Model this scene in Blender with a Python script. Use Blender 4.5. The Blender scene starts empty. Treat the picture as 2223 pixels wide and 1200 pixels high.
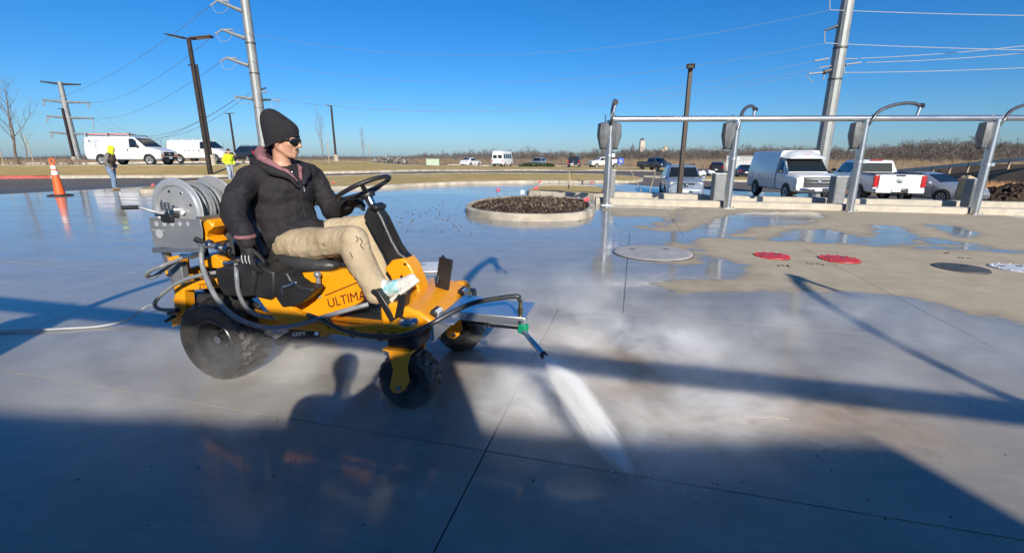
import bpy, bmesh, math, random
import numpy as np
from mathutils import Vector as V, Matrix, Euler, noise
random.seed(7)
sc = bpy.context.scene
COL = sc.collection
R = math.radians
# ------------------------------------------------------------------ camera
PITCH = math.atan(260 / 994)
CAMH = 1.5
cam_d = bpy.data.cameras.new('camera')
cam = bpy.data.objects.new('camera', cam_d)
COL.objects.link(cam)
cam.location = (0, 0, CAMH)
cam.rotation_euler = (math.pi / 2 - PITCH, 0, 0)
cam_d.sensor_width = 36
cam_d.lens = 36 * 994 / 2223
cam_d.clip_start = .05
cam_d.clip_end = 9000
sc.camera = cam
# ------------------------------------------------------------------ sky and sun
SUN_AZ, SUN_EL = R(163.7), R(25.5)
w = bpy.data.worlds.new('World')
sc.world = w
w.use_nodes = True
nt = w.node_tree
bg = nt.nodes['Background']
sky = nt.nodes.new('ShaderNodeTexSky')
sky.sky_type = 'NISHITA'
sky.sun_disc = False
sky.sun_elevation = SUN_EL
sky.sun_rotation = SUN_AZ
sky.altitude = 0
sky.air_density = 1.0
sky.dust_density = .5
sky.ozone_density = 10.0
hs = nt.nodes.new('ShaderNodeHueSaturation')
hs.inputs['Saturation'].default_value = 1.13
nt.links.new(sky.outputs[0], hs.inputs['Color'])
nt.links.new(hs.outputs[0], bg.inputs['Color'])
bg.inputs['Strength'].default_value = .091
sd = bpy.data.lights.new('sun', 'SUN')
sun = bpy.data.objects.new('sun', sd)
COL.objects.link(sun)
sd.energy = 4.4
sd.angle = R(.55)
sd.color = (1, .93, .82)
sdir = V((math.sin(SUN_AZ) * math.cos(SUN_EL), math.cos(SUN_AZ) * math.cos(SUN_EL), math.sin(SUN_EL)))
sun.rotation_euler = sdir.to_track_quat('Z', 'Y').to_euler()
sun.location = sdir * 50
vs = sc.view_settings
vs.view_transform = 'Standard'
vs.look = 'None'
vs.exposure = 0.5
vs.gamma = 1
vs.use_curve_mapping = False
sc.cycles.use_denoising = True
sc.cycles.max_bounces = 6
sc.cycles.use_adaptive_sampling = True
sc.cycles.adaptive_threshold = .03
sc.cycles.transparent_max_bounces = 12
sc.cycles.volume_bounces = 2
sc.cycles.volume_step_rate = 1.0
sc.cycles.volume_max_steps = 256
sc.cycles.caustics_reflective = False
sc.cycles.caustics_refractive = False
sc.cycles.sample_clamp_indirect = 6

# ------------------------------------------------------------------ ground height
def ss(a, b, t):
    t = np.clip((t - a) / (b - a), 0, 1)
    return t * t * (3 - 2 * t)
CP = np.array([(-29, 26.5, .29), (-45, 18, .4), (-20, 31, .2), (-16.5, 27.5, .14), (-28, 35, .78), (-42, 34, .85), (-17, 40, .72), (-38, 45, .8),
               (-24, 70, .95), (-50, 70, .6), (-6, 80, -.19), (9, 76, -.3), (22, 85, -.6), (6.5, 22, -.4), (7, 26, -.55), (14, 25, -.68), (20, 23, -.68), (30, 30, -.9),
               (-5, 24, 0), (2.4, 27.5, -.02), (8, 32, -.35), (-8, 21, .04), (2, 50, -.05), (-10, 50, .18), (15, 55, -.5), (35, 60, -1.0), (60, 70, -1), (60, 30, -1),
               (0, 18, 0), (-16, 17, .13), (5, 17, -.12), (15, 17, -.4), (30, 17, -.65), (-40, 100, .3), (0, 105, -.3), (40, 105, -.8), (-12, 33, .12), (-60, 50, .7)])
def _phi(r2):
    return np.where(r2 > 1e-9, r2 * np.log(np.maximum(r2, 1e-9)), 0)
_d = CP[:, None, :2] - CP[None, :, :2]
_n = len(CP)
_A = np.zeros((_n + 3, _n + 3))
_A[:_n, :_n] = _phi((_d ** 2).sum(2)) + np.eye(_n) * 2.0
_A[:_n, _n] = 1
_A[:_n, _n + 1:] = CP[:, :2]
_A[_n, :_n] = 1
_A[_n + 1:, :_n] = CP[:, :2].T
_W = np.linalg.solve(_A, np.concatenate([CP[:, 2], np.zeros(3)]))
def ga(x, y):
    """ground height, arrays"""
    x = np.asarray(x, float)
    y = np.asarray(y, float)
    near = -.022 * np.maximum(x - 2, 0) * ss(2, 5, x) + .012 * np.maximum(-x - 5, 0) * ss(5, 8, -x)
    near = np.clip(near, -.6, .45)
    xc = np.clip(x, -60, 60)
    yc = np.clip(y, 12, 105)
    far = _W[_n] + _W[_n + 1] * xc + _W[_n + 2] * yc
    for i in range(_n):
        far = far + _W[i] * _phi((xc - CP[i, 0]) ** 2 + (yc - CP[i, 1]) ** 2)
    far = np.clip(far, -1.2, 1.1)
    k = ss(15, 21, y)
    return near * (1 - k) + far * k
_Wl, _CPl = [float(a) for a in _W], [(float(a[0]), float(a[1])) for a in CP]
def _s1(a, b, t):
    t = min(1., max(0., (t - a) / (b - a)))
    return t * t * (3 - 2 * t)
def g(x, y):
    near = -.022 * max(x - 2, 0) * _s1(2, 5, x) + .012 * max(-x - 5, 0) * _s1(5, 8, -x)
    near = max(-.6, min(.45, near))
    k = _s1(15, 21, y)
    if k <= 0:
        return near
    xc, yc = max(-60, min(60, x)), max(12, min(105, y))
    far = _Wl[_n] + _Wl[_n + 1] * xc + _Wl[_n + 2] * yc
    for i in range(_n):
        r2 = (xc - _CPl[i][0]) ** 2 + (yc - _CPl[i][1]) ** 2
        if r2 > 1e-9:
            far += _Wl[i] * r2 * math.log(r2)
    far = max(-1.2, min(1.1, far))
    return near * (1 - k) + far * k
# photograph pixel -> place on the ground, or on an upright plane at distance Y
_cp, _sp = math.cos(PITCH), math.sin(PITCH)
def ray(u, v):
    x = (u - 1111.5) / 994
    y = (600 - v) / 994
    return V((x, _cp + y * _sp, -_sp + y * _cp))
def gp(u, v):
    r = ray(u, v)
    lo, hi = .5, 1.0
    f = lambda t: CAMH + r.z * t - g(r.x * t, r.y * t)
    while f(hi) > 0 and hi < 400:
        lo, hi = hi, hi * 1.15
    for _ in range(30):
        m = (lo + hi) / 2
        if f(m) > 0:
            lo = m
        else:
            hi = m
    return V((r.x * hi, r.y * hi))
def at(u, v, Y):
    r = ray(u, v)
    t = Y / r.y
    return V((r.x * t, Y, CAMH + r.z * t))
# mower frame
MO = V((-1.892, 3.369))
ME, MN = V((.967, -.254)), V((.254, .967))
MYAW = math.atan2(-.254, .967)
def ml(u, v, ym):
    r = ray(u, v)
    t = (ym + MO.dot(MN)) / V((r.x, r.y)).dot(MN)
    q = V((r.x * t, r.y * t)) - MO
    return V((q.dot(ME), ym, CAMH + r.z * t))
def mxz(u, v, ym):
    p = ml(u, v, ym)
    return (p.x, p.z)

# ------------------------------------------------------------------ materials
MATS = {}
def mat(name, col, rough=.5, metal=0., var=.12, scale=6., bump=0., bscale=40., coat=0., spec=.5, col2=None, detail=4, emit=0, alpha=None, stretch=None, trans=0):
    if name in MATS:
        return MATS[name]
    m = bpy.data.materials.new(name)
    m.use_nodes = True
    t = m.node_tree
    N, L = t.nodes, t.links
    b = N['Principled BSDF']
    b.inputs['Roughness'].default_value = rough
    b.inputs['Metallic'].default_value = metal
    b.inputs['Coat Weight'].default_value = coat
    b.inputs['Coat Roughness'].default_value = .08
    b.inputs['Specular IOR Level'].default_value = spec
    b.inputs['Transmission Weight'].default_value = trans
    tc = N.new('ShaderNodeTexCoord')
    src = tc.outputs['Object']
    if stretch:
        mp = N.new('ShaderNodeMapping')
        mp.inputs['Scale'].default_value = stretch
        L.new(src, mp.inputs[0])
        src = mp.outputs[0]
    if var > 0 or col2:
        nz = N.new('ShaderNodeTexNoise')
        nz.inputs['Scale'].default_value = scale
        nz.inputs['Detail'].default_value = detail
        L.new(src, nz.inputs['Vector'])
        mx = N.new('ShaderNodeMix')
        mx.data_type = 'RGBA'
        c2 = col2 or tuple(min(1, c * (1 + var)) for c in col)
        c1 = col if col2 else tuple(c * (1 - var) for c in col)
        mx.inputs[6].default_value = (*c1, 1)
        mx.inputs[7].default_value = (*c2, 1)
        cr = N.new('ShaderNodeMapRange')
        cr.inputs[1].default_value = .32
        cr.inputs[2].default_value = .68
        L.new(nz.outputs[0], cr.inputs[0])
        L.new(cr.outputs[0], mx.inputs[0])
        L.new(mx.outputs[2], b.inputs['Base Color'])
        mr = N.new('ShaderNodeMapRange')
        mr.inputs[3].default_value = max(.02, rough * .8)
        mr.inputs[4].default_value = min(1, rough * 1.25)
        L.new(nz.outputs[0], mr.inputs[0])
        L.new(mr.outputs[0], b.inputs['Roughness'])
    else:
        b.inputs['Base Color'].default_value = (*col, 1)
    if bump > 0:
        n2 = N.new('ShaderNodeTexNoise')
        n2.inputs['Scale'].default_value = bscale
        n2.inputs['Detail'].default_value = 6
        L.new(src, n2.inputs['Vector'])
        bp = N.new('ShaderNodeBump')
        bp.inputs['Strength'].default_value = bump
        bp.inputs['Distance'].default_value = .02
        L.new(n2.outputs[0], bp.inputs['Height'])
        L.new(bp.outputs[0], b.inputs['Normal'])
    MATS[name] = m
    return m
M_or = mat('orange_paint', (.75, .3, .006), .34, scale=22, detail=10, coat=.3, bump=.05, bscale=60, col2=(.82, .335, .008))
M_blk = mat('black_plastic', (.018, .018, .019), .42, var=.25, bump=.15, bscale=120)
M_blkm = mat('black_metal', (.016, .016, .017), .35, var=.2)
M_rub = mat('tyre_rubber', (.02, .02, .02), .7, var=.3, scale=14, bump=.3, bscale=60)
M_rubwet = mat('wet_rubber', (.022, .021, .02), .34, scale=9, detail=9, bump=.5, bscale=70, col2=(.05, .047, .042))
M_alu = mat('brushed_aluminium', (.66, .67, .69), .36, .9, var=.1, scale=3, stretch=(1, 12, 12), bump=.05)
M_galv = mat('galvanised_steel', (.55, .56, .57), .38, .9, var=.15, scale=5)
M_reel = mat('silver_paint', (.58, .59, .6), .32, .6, var=.1)
M_plate = mat('grey_powder_coat', (.26, .275, .295), .4, .45, var=.12)
M_rim = mat('dark_rim', (.06, .06, .062), .3, .5, var=.15)
M_hose = mat('grey_hose', (.2, .215, .225), .38, var=.15, scale=20)
M_hoseb = mat('black_hose', (.04, .042, .046), .35, var=.2, scale=20)
M_steel = mat('steel_fitting', (.6, .6, .6), .22, 1., var=.1)
M_brass = mat('brass', (.55, .42, .2), .3, 1., var=.1)
M_white = mat('white_paint', (.7, .7, .68), .32, var=.05, scale=2, coat=.4)
M_glass = mat('tinted_glass', (.012, .016, .018), .06, var=0, spec=.8)
M_lens = mat('dark_lens', (.006, .006, .007), .08, var=0, spec=.7)
M_conc = mat('kerb_concrete', (.42, .37, .29), .85, var=.3, scale=2.2, detail=9, bump=.25, bscale=60)
M_red = mat('red_plastic', (.55, .02, .02), .4, var=.15)
M_green = mat('green_plastic', (.01, .3, .14), .4, var=.15)
M_skin = mat('skin', (.53, .29, .19), .5, var=.1, scale=18, bump=.05)
M_jack = mat('dark_softshell', (.0125, .0105, .0135), .82, var=.35, scale=9, bump=.5, bscale=14, detail=8)
M_khaki = mat('khaki_cotton', (.34, .265, .16), .92, scale=6, bump=.8, bscale=16, col2=(.5, .405, .27), stretch=(1, 1, .45), detail=8)
M_glove = mat('black_glove', (.014, .013, .016), .75, var=.3, scale=30, bump=.3)
M_knit = mat('black_knit', (.016, .014, .017), .95, var=.25, scale=30, bump=.5, bscale=150)
M_mauve = mat('mauve_fleece', (.24, .11, .12), .95, var=.25, scale=30, bump=.5, bscale=80)
M_seat = mat('seat_vinyl', (.03, .031, .033), .42, var=.2, bump=.1)
M_bronze = mat('bronze_pole', (.045, .032, .024), .5, .3, var=.2, scale=3)
M_wood = mat('wood_stake', (.4, .3, .19), .85, var=.2, scale=10)
M_bark = mat('bark', (.16, .115, .085), .9, var=.25, scale=20)
M_amber = mat('amber_lens', (.7, .2, .01), .2, var=.1)
M_lamp = mat('clear_lamp', (.75, .75, .74), .15, .2, var=.1, scale=30)
M_lamp_old = mat('hazed_lamp', (.62, .58, .44), .3, .1, var=.1, scale=20)
M_tail = mat('tail_lens', (.45, .012, .014), .2, var=.15, scale=20)
M_chrome = mat('chrome', (.78, .78, .78), .12, 1., var=.05)

# ------------------------------------------------------------------ mesh helpers
class MB:
    def __init__(s):
        s.v, s.f = [], []
    def add(s, vs_, fs):
        o = len(s.v)
        s.v += [tuple(p) for p in vs_]
        s.f += [tuple(i + o for i in f) for f in fs]
        return s
    def box(s, c, d, rot=None, taper=1.):
        c = V(c)
        p = []
        for z in (-1, 1):
            k = taper if z > 0 else 1
            for x, y in ((-1, -1), (1, -1), (1, 1), (-1, 1)):
                q = V((x * d[0] / 2 * k, y * d[1] / 2 * k, z * d[2] / 2))
                if rot:
                    q = rot @ q
                p.append(c + q)
        return s.add(p, [(3, 2, 1, 0), (4, 5, 6, 7), (0, 1, 5, 4), (1, 2, 6, 5), (2, 3, 7, 6), (3, 0, 4, 7)])
    def bar(s, a, b, w_, h, up=(0, 0, 1)):
        a, b = V(a), V(b)
        d = (b - a).normalized()
        up = V(up)
        if abs(d.dot(up)) > .98:
            up = V((1, 0, 0))
        l = up.cross(d).normalized()
        u = d.cross(l)
        p = []
        for q in (a, b):
            for x, y in ((-1, -1), (1, -1), (1, 1), (-1, 1)):
                p.append(q + l * x * w_ / 2 + u * y * h / 2)
        return s.add(p, [(3, 2, 1, 0), (4, 5, 6, 7), (0, 1, 5, 4), (1, 2, 6, 5), (2, 3, 7, 6), (3, 0, 4, 7)])
    def tube(s, pts, r, n=10, closed=False):
        pts = [V(p) for p in pts]
        m = len(pts)
        rs = r if isinstance(r, (list, tuple)) else [r] * m
        tg = []
        for i in range(m):
            if closed:
                d = pts[(i + 1) % m] - pts[i - 1]
            else:
                d = pts[min(i + 1, m - 1)] - pts[max(i - 1, 0)]
            tg.append(d.normalized())
        a = V((0, 0, 1)) if abs(tg[0].z) < .9 else V((1, 0, 0))
        nrm = (a - tg[0] * a.dot(tg[0])).normalized()
        vs_, fs = [], []
        for i in range(m):
            nrm = (nrm - tg[i] * nrm.dot(tg[i]))
            nrm = nrm.normalized() if nrm.length > 1e-6 else tg[i].orthogonal().normalized()
            b = tg[i].cross(nrm)
            for k in range(n):
                t = 2 * math.pi * k / n
                vs_.append(pts[i] + (nrm * math.cos(t) + b * math.sin(t)) * rs[i])
        for i in range(m if closed else m - 1):
            j = (i + 1) % m
            for k in range(n):
                fs.append((i * n + k, i * n + (k + 1) % n, j * n + (k + 1) % n, j * n + k))
        if not closed:
            fs.append(tuple(range(n))[::-1])
            fs.append(tuple((m - 1) * n + k for k in range(n)))
        return s.add(vs_, fs)
    def cyl(s, a, b, r, r2=None, n=16):
        return s.tube([a, b], [r, r if r2 is None else r2], n)
    def lathe(s, prof, o=(0, 0, 0), axis=(0, 1, 0), n=32, rad=None, closed=False):
        o, ax = V(o), V(axis).normalized()
        a = V((0, 0, 1)) if abs(ax.z) < .9 else V((1, 0, 0))
        e1 = (a - ax * a.dot(ax)).normalized()
        e2 = ax.cross(e1)
        vs_, fs = [], []
        for i, (r, t) in enumerate(prof):
            for k in range(n):
                th = 2 * math.pi * k / n
                rr = r if rad is None else rad(i, k, r)
                vs_.append(o + ax * t + (e1 * math.cos(th) + e2 * math.sin(th)) * rr)
        m = len(prof)
        for i in range(m if closed else m - 1):
            j = (i + 1) % m
            for k in range(n):
                fs.append((i * n + k, i * n + (k + 1) % n, j * n + (k + 1) % n, j * n + k))
        if not closed:
            if prof[0][0] > 1e-4:
                fs.append(tuple(range(n))[::-1])
            if prof[-1][0] > 1e-4:
                fs.append(tuple((m - 1) * n + k for k in range(n)))
        return s.add(vs_, fs)
    def prism(s, poly, f0, f1):
        """poly 2-D outline; f0(p) and f1(p) give the two 3-D faces"""
        n = len(poly)
        vs_ = [f0(p) for p in poly] + [f1(p) for p in poly]
        fs = [tuple(range(n))[::-1], tuple(range(n, 2 * n))]
        for k in range(n):
            fs.append((k, (k + 1) % n, n + (k + 1) % n, n + k))
        return s.add(vs_, fs)
    def side(s, poly, y0, y1):
        return s.prism(poly, lambda p: (p[0], y0, p[1]), lambda p: (p[0], y1, p[1]))
    def flat(s, poly, z0, z1):
        return s.prism(poly, lambda p: (p[0], p[1], z0), lambda p: (p[0], p[1], z1))
    def ball(s, c, r, n=12, m=8, rot=None):
        c = V(c)
        if not isinstance(r, (tuple, list)):
            r = (r, r, r)
        vs_, fs = [], []
        for i in range(m + 1):
            ph = math.pi * i / m
            for k in range(n):
                th = 2 * math.pi * k / n
                q = V((r[0] * math.sin(ph) * math.cos(th), r[1] * math.sin(ph) * math.sin(th), -r[2] * math.cos(ph)))
                if rot:
                    q = rot @ q
                vs_.append(c + q)
        for i in range(m):
            for k in range(n):
                fs.append((i * n + k, i * n + (k + 1) % n, (i + 1) * n + (k + 1) % n, (i + 1) * n + k))
        return s.add(vs_, fs)
    def caps(s, a, b, ra, rb=None, n=14):
        rb = ra if rb is None else rb
        a, b = V(a), V(b)
        d = (b - a).normalized()
        pts, rs = [], []
        for k in range(5):
            t = math.pi / 2 * k / 4
            pts.append(a - d * ra * math.cos(t))
            rs.append(max(.0005, ra * math.sin(t)))
        for k in range(5):
            t = math.pi / 2 * k / 4
            pts.append(b + d * rb * math.sin(t))
            rs.append(max(.0005, rb * math.cos(t)))
        return s.tube(pts, rs, n)
    def mesh(s, name, mt, smooth=True, ang=.7, weld=True):
        me = bpy.data.meshes.new(name)
        me.from_pydata([tuple(p) for p in s.v], [], s.f)
        bm = bmesh.new()
        bm.from_mesh(me)
        if weld:
            bmesh.ops.remove_doubles(bm, verts=bm.verts, dist=1e-5)
        bmesh.ops.recalc_face_normals(bm, faces=bm.faces)
        bm.to_mesh(me)
        bm.free()
        if mt:
            me.materials.append(mt)
        if smooth:
            me.polygons.foreach_set('use_smooth', [True] * len(me.polygons))
            me.set_sharp_from_angle(angle=ang)
        return me
    def build(s, name, mt, parent=None, smooth=True, bevel=0., ang=.7, weld=True, loc=None):
        return link(name, s.mesh(name, mt, smooth, ang, weld), parent, bevel, loc)
def link(name, me, parent=None, bevel=0., loc=None):
    o = bpy.data.objects.new(name, me)
    COL.objects.link(o)
    if parent:
        o.parent = parent
    if loc is not None:
        o.location = loc
    if bevel:
        b = o.modifiers.new('bevel', 'BEVEL')
        b.width = bevel
        b.segments = 2
        b.limit_method = 'ANGLE'
        b.angle_limit = .6
    return o
def tag(o, label, cat=None, group=None, kind=None):
    if label:
        o['label'] = label
    if cat:
        o['category'] = cat
    if group:
        o['group'] = group
    if kind:
        o['kind'] = kind
    return o
def thing(name, label, cat, loc=(0, 0, 0), yaw=0., group=None):
    o = bpy.data.objects.new(name, None)
    o.empty_display_size = .1
    COL.objects.link(o)
    o.location = loc
    o.rotation_euler = (0, 0, yaw)
    return tag(o, label, cat, group)
def copy_tree(o, parent=None):
    c = o.copy()
    COL.objects.link(c)
    c.parent = parent
    for ch in list(o.children):
        copy_tree(ch, c)
    return c
def curve(pts, n=8, closed=False):
    """Catmull-Rom"""
    P = [V(p) for p in pts]
    m = len(P)
    out = []
    for i in range(m if closed else m - 1):
        if closed:
            a, b, c, d = P[i - 1], P[i], P[(i + 1) % m], P[(i + 2) % m]
        else:
            b, c = P[i], P[i + 1]
            a = P[i - 1] if i else b * 2 - c
            d = P[i + 2] if i + 2 < m else c * 2 - b
        for k in range(n):
            t = k / n
            out.append(.5 * ((2 * b) + (c - a) * t + (2 * a - 5 * b + 4 * c - d) * t * t + (-a + 3 * b - 3 * c + d) * t ** 3))
    if not closed:
        out.append(P[-1])
    return out
def blob(name, mb, mt, parent=None, voxel=.012, it=6, wrinkle=0., wscale=9., fac=.5):
    """one continuous skin around overlapping closed shapes"""
    me = mb.mesh('tmp', None, weld=False)
    o = bpy.data.objects.new('tmp', me)
    COL.objects.link(o)
    r = o.modifiers.new('r', 'REMESH')
    r.mode = 'VOXEL'
    r.voxel_size = voxel
    s_ = o.modifiers.new('s', 'SMOOTH')
    s_.iterations = it
    s_.factor = fac
    dg = bpy.context.evaluated_depsgraph_get()
    me2 = bpy.data.meshes.new_from_object(o.evaluated_get(dg))
    bpy.data.objects.remove(o)
    bpy.data.meshes.remove(me)
    if wrinkle:
        n = len(me2.vertices)
        no = np.zeros(n * 3)
        co = np.zeros(n * 3)
        me2.vertices.foreach_get('normal', no)
        me2.vertices.foreach_get('co', co)
        no = no.reshape(-1, 3)
        co = co.reshape(-1, 3)
        q = co * wscale
        dsp = np.array([noise.noise((a, b, c)) + .6 * (.5 - abs(noise.noise((a * 1.9 + 7, b * 1.9, c * 2.4)))) for a, b, c in q])
        co += no * (dsp * wrinkle)[:, None]
        me2.vertices.foreach_set('co', co.ravel())
    me2.materials.clear()
    me2.materials.append(mt)
    me2.polygons.foreach_set('use_smooth', [True] * len(me2.polygons))
    me2.name = name
    return link(name, me2, parent)
def lettering(name, s_, size, mt, parent, mtx, shear=0., ext=.0006, space=1.):
    cu = bpy.data.curves.new('t', 'FONT')
    cu.body = s_
    cu.size = size
    cu.extrude = ext
    cu.shear = shear
    cu.space_character = space
    o = bpy.data.objects.new('t', cu)
    COL.objects.link(o)
    dg = bpy.context.evaluated_depsgraph_get()
    me = bpy.data.meshes.new_from_object(o.evaluated_get(dg))
    bpy.data.objects.remove(o)
    me.materials.clear()
    me.materials.append(mt)
    q = link(name, me, parent)
    q.matrix_local = mtx
    return q
def offset_curve(pts, d, closed=False):
    out = []
    m = len(pts)
    for i in range(m):
        a = pts[i - 1] if (i or closed) else pts[0]
        b = pts[(i + 1) % m] if (i < m - 1 or closed) else pts[-1]
        t = (V(b).to_2d() - V(a).to_2d()).normalized()
        out.append(V((pts[i][0] - t.y * d, pts[i][1] + t.x * d)))
    return out
def tri_fill(poly, step=2.):
    """inside grid points + outline -> triangles (bmesh triangle fill with a grid cut)"""
    bm = bmesh.new()
    vs_ = [bm.verts.new((p[0], p[1], 0)) for p in poly]
    bm.faces.new(vs_)
    xs = [p[0] for p in poly]
    ys = [p[1] for p in poly]
    for ax, lo, hi in ((0, min(xs), max(xs)), (1, min(ys), max(ys))):
        k = math.floor(lo / step) + 1
        while k * step < hi:
            co = V((k * step, 0, 0)) if ax == 0 else V((0, k * step, 0))
            no = V((1, 0, 0)) if ax == 0 else V((0, 1, 0))
            bmesh.ops.bisect_plane(bm, geom=bm.verts[:] + bm.edges[:] + bm.faces[:], plane_co=co, plane_no=no, dist=1e-4)
            k += 1
    bmesh.ops.triangulate(bm, faces=bm.faces[:])
    return bm
def sheet(name, poly, mt, dz, step=2., kind='structure', parent=None):
    bm = tri_fill(poly, step)
    xy = np.array([(v.co.x, v.co.y) for v in bm.verts])
    z = ga(xy[:, 0], xy[:, 1])
    for v, zz in zip(bm.verts, z):
        v.co.z = zz + dz
    bmesh.ops.recalc_face_normals(bm, faces=bm.faces)
    for f in bm.faces:
        if f.normal.z < 0:
            f.normal_flip()
    me = bpy.data.meshes.new(name)
    bm.to_mesh(me)
    bm.free()
    me.materials.append(mt)
    me.polygons.foreach_set('use_smooth', [True] * len(me.polygons))
    o = link(name, me, parent)
    if kind:
        o['kind'] = kind
    return o
def kerb(name, path, mt, width=.16, h=.14, closed=False, dz=0., n=3):
    """kerb swept along a ground path; the path is its front foot, body lies to the left"""
    pts = curve([(p[0], p[1], 0) for p in path], n, closed)
    P = [V((p[0], p[1])) for p in pts]
    prof = [(0, -.06), (.012, h - .03), (.045, h), (width - .02, h + .004), (width, h - .012), (width, -.06)]
    offs = [offset_curve(P, o, closed) for o, _ in prof]
    mb = MB()
    m, q = len(P), len(prof)
    vs_, fs = [], []
    for i in range(m):
        z0 = g(P[i].x, P[i].y) + dz
        for k in range(q):
            vs_.append((offs[k][i].x, offs[k][i].y, z0 + prof[k][1]))
    for i in range(m if closed else m - 1):
        j = (i + 1) % m
        for k in range(q - 1):
            fs.append((i * q + k, j * q + k, j * q + k + 1, i * q + k + 1))
    if not closed:
        fs += [tuple(range(q)), tuple((m - 1) * q + k for k in range(q))[::-1]]
    mb.add(vs_, fs)
    o = mb.build(name, mt, None, ang=.6)
    o['kind'] = 'structure'
    return o
# ================================================================== GROUND
def nodes(m):
    m.use_nodes = True
    return m.node_tree.nodes, m.node_tree.links, m.node_tree.nodes['Principled BSDF']
def nnoise(N, L, src, scale, detail=5, rough=.55, stretch=None):
    if stretch:
        mp = N.new('ShaderNodeMapping')
        mp.inputs['Scale'].default_value = stretch[:3]
        if len(stretch) > 3:
            mp.inputs['Rotation'].default_value = (0, 0, stretch[3])
        L.new(src, mp.inputs[0])
        src = mp.outputs[0]
    n = N.new('ShaderNodeTexNoise')
    n.inputs['Scale'].default_value = scale
    n.inputs['Detail'].default_value = detail
    n.inputs['Roughness'].default_value = rough
    L.new(src, n.inputs['Vector'])
    return n.outputs[0]
def nmap(N, L, src, a, b, c=0., d=1.):
    n = N.new('ShaderNodeMapRange')
    for i, x in zip((1, 2, 3, 4), (a, b, c, d)):
        n.inputs[i].default_value = x
    L.new(src, n.inputs[0])
    return n.outputs[0]
def nmath(N, L, op, a, b):
    n = N.new('ShaderNodeMath')
    n.operation = op
    for i, x in enumerate((a, b)):
        if hasattr(x, 'links'):
            L.new(x, n.inputs[i])
        else:
            n.inputs[i].default_value = x
    return n.outputs[0]
def nmix(N, L, fac, a, b):
    n = N.new('ShaderNodeMix')
    n.data_type = 'RGBA'
    if hasattr(fac, 'links'):
        L.new(fac, n.inputs[0])
    else:
        n.inputs[0].default_value = fac
    for i, x in ((6, a), (7, b)):
        if hasattr(x, 'links'):
            L.new(x, n.inputs[i])
        else:
            n.inputs[i].default_value = (*x, 1)
    return n.outputs[2]

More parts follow.
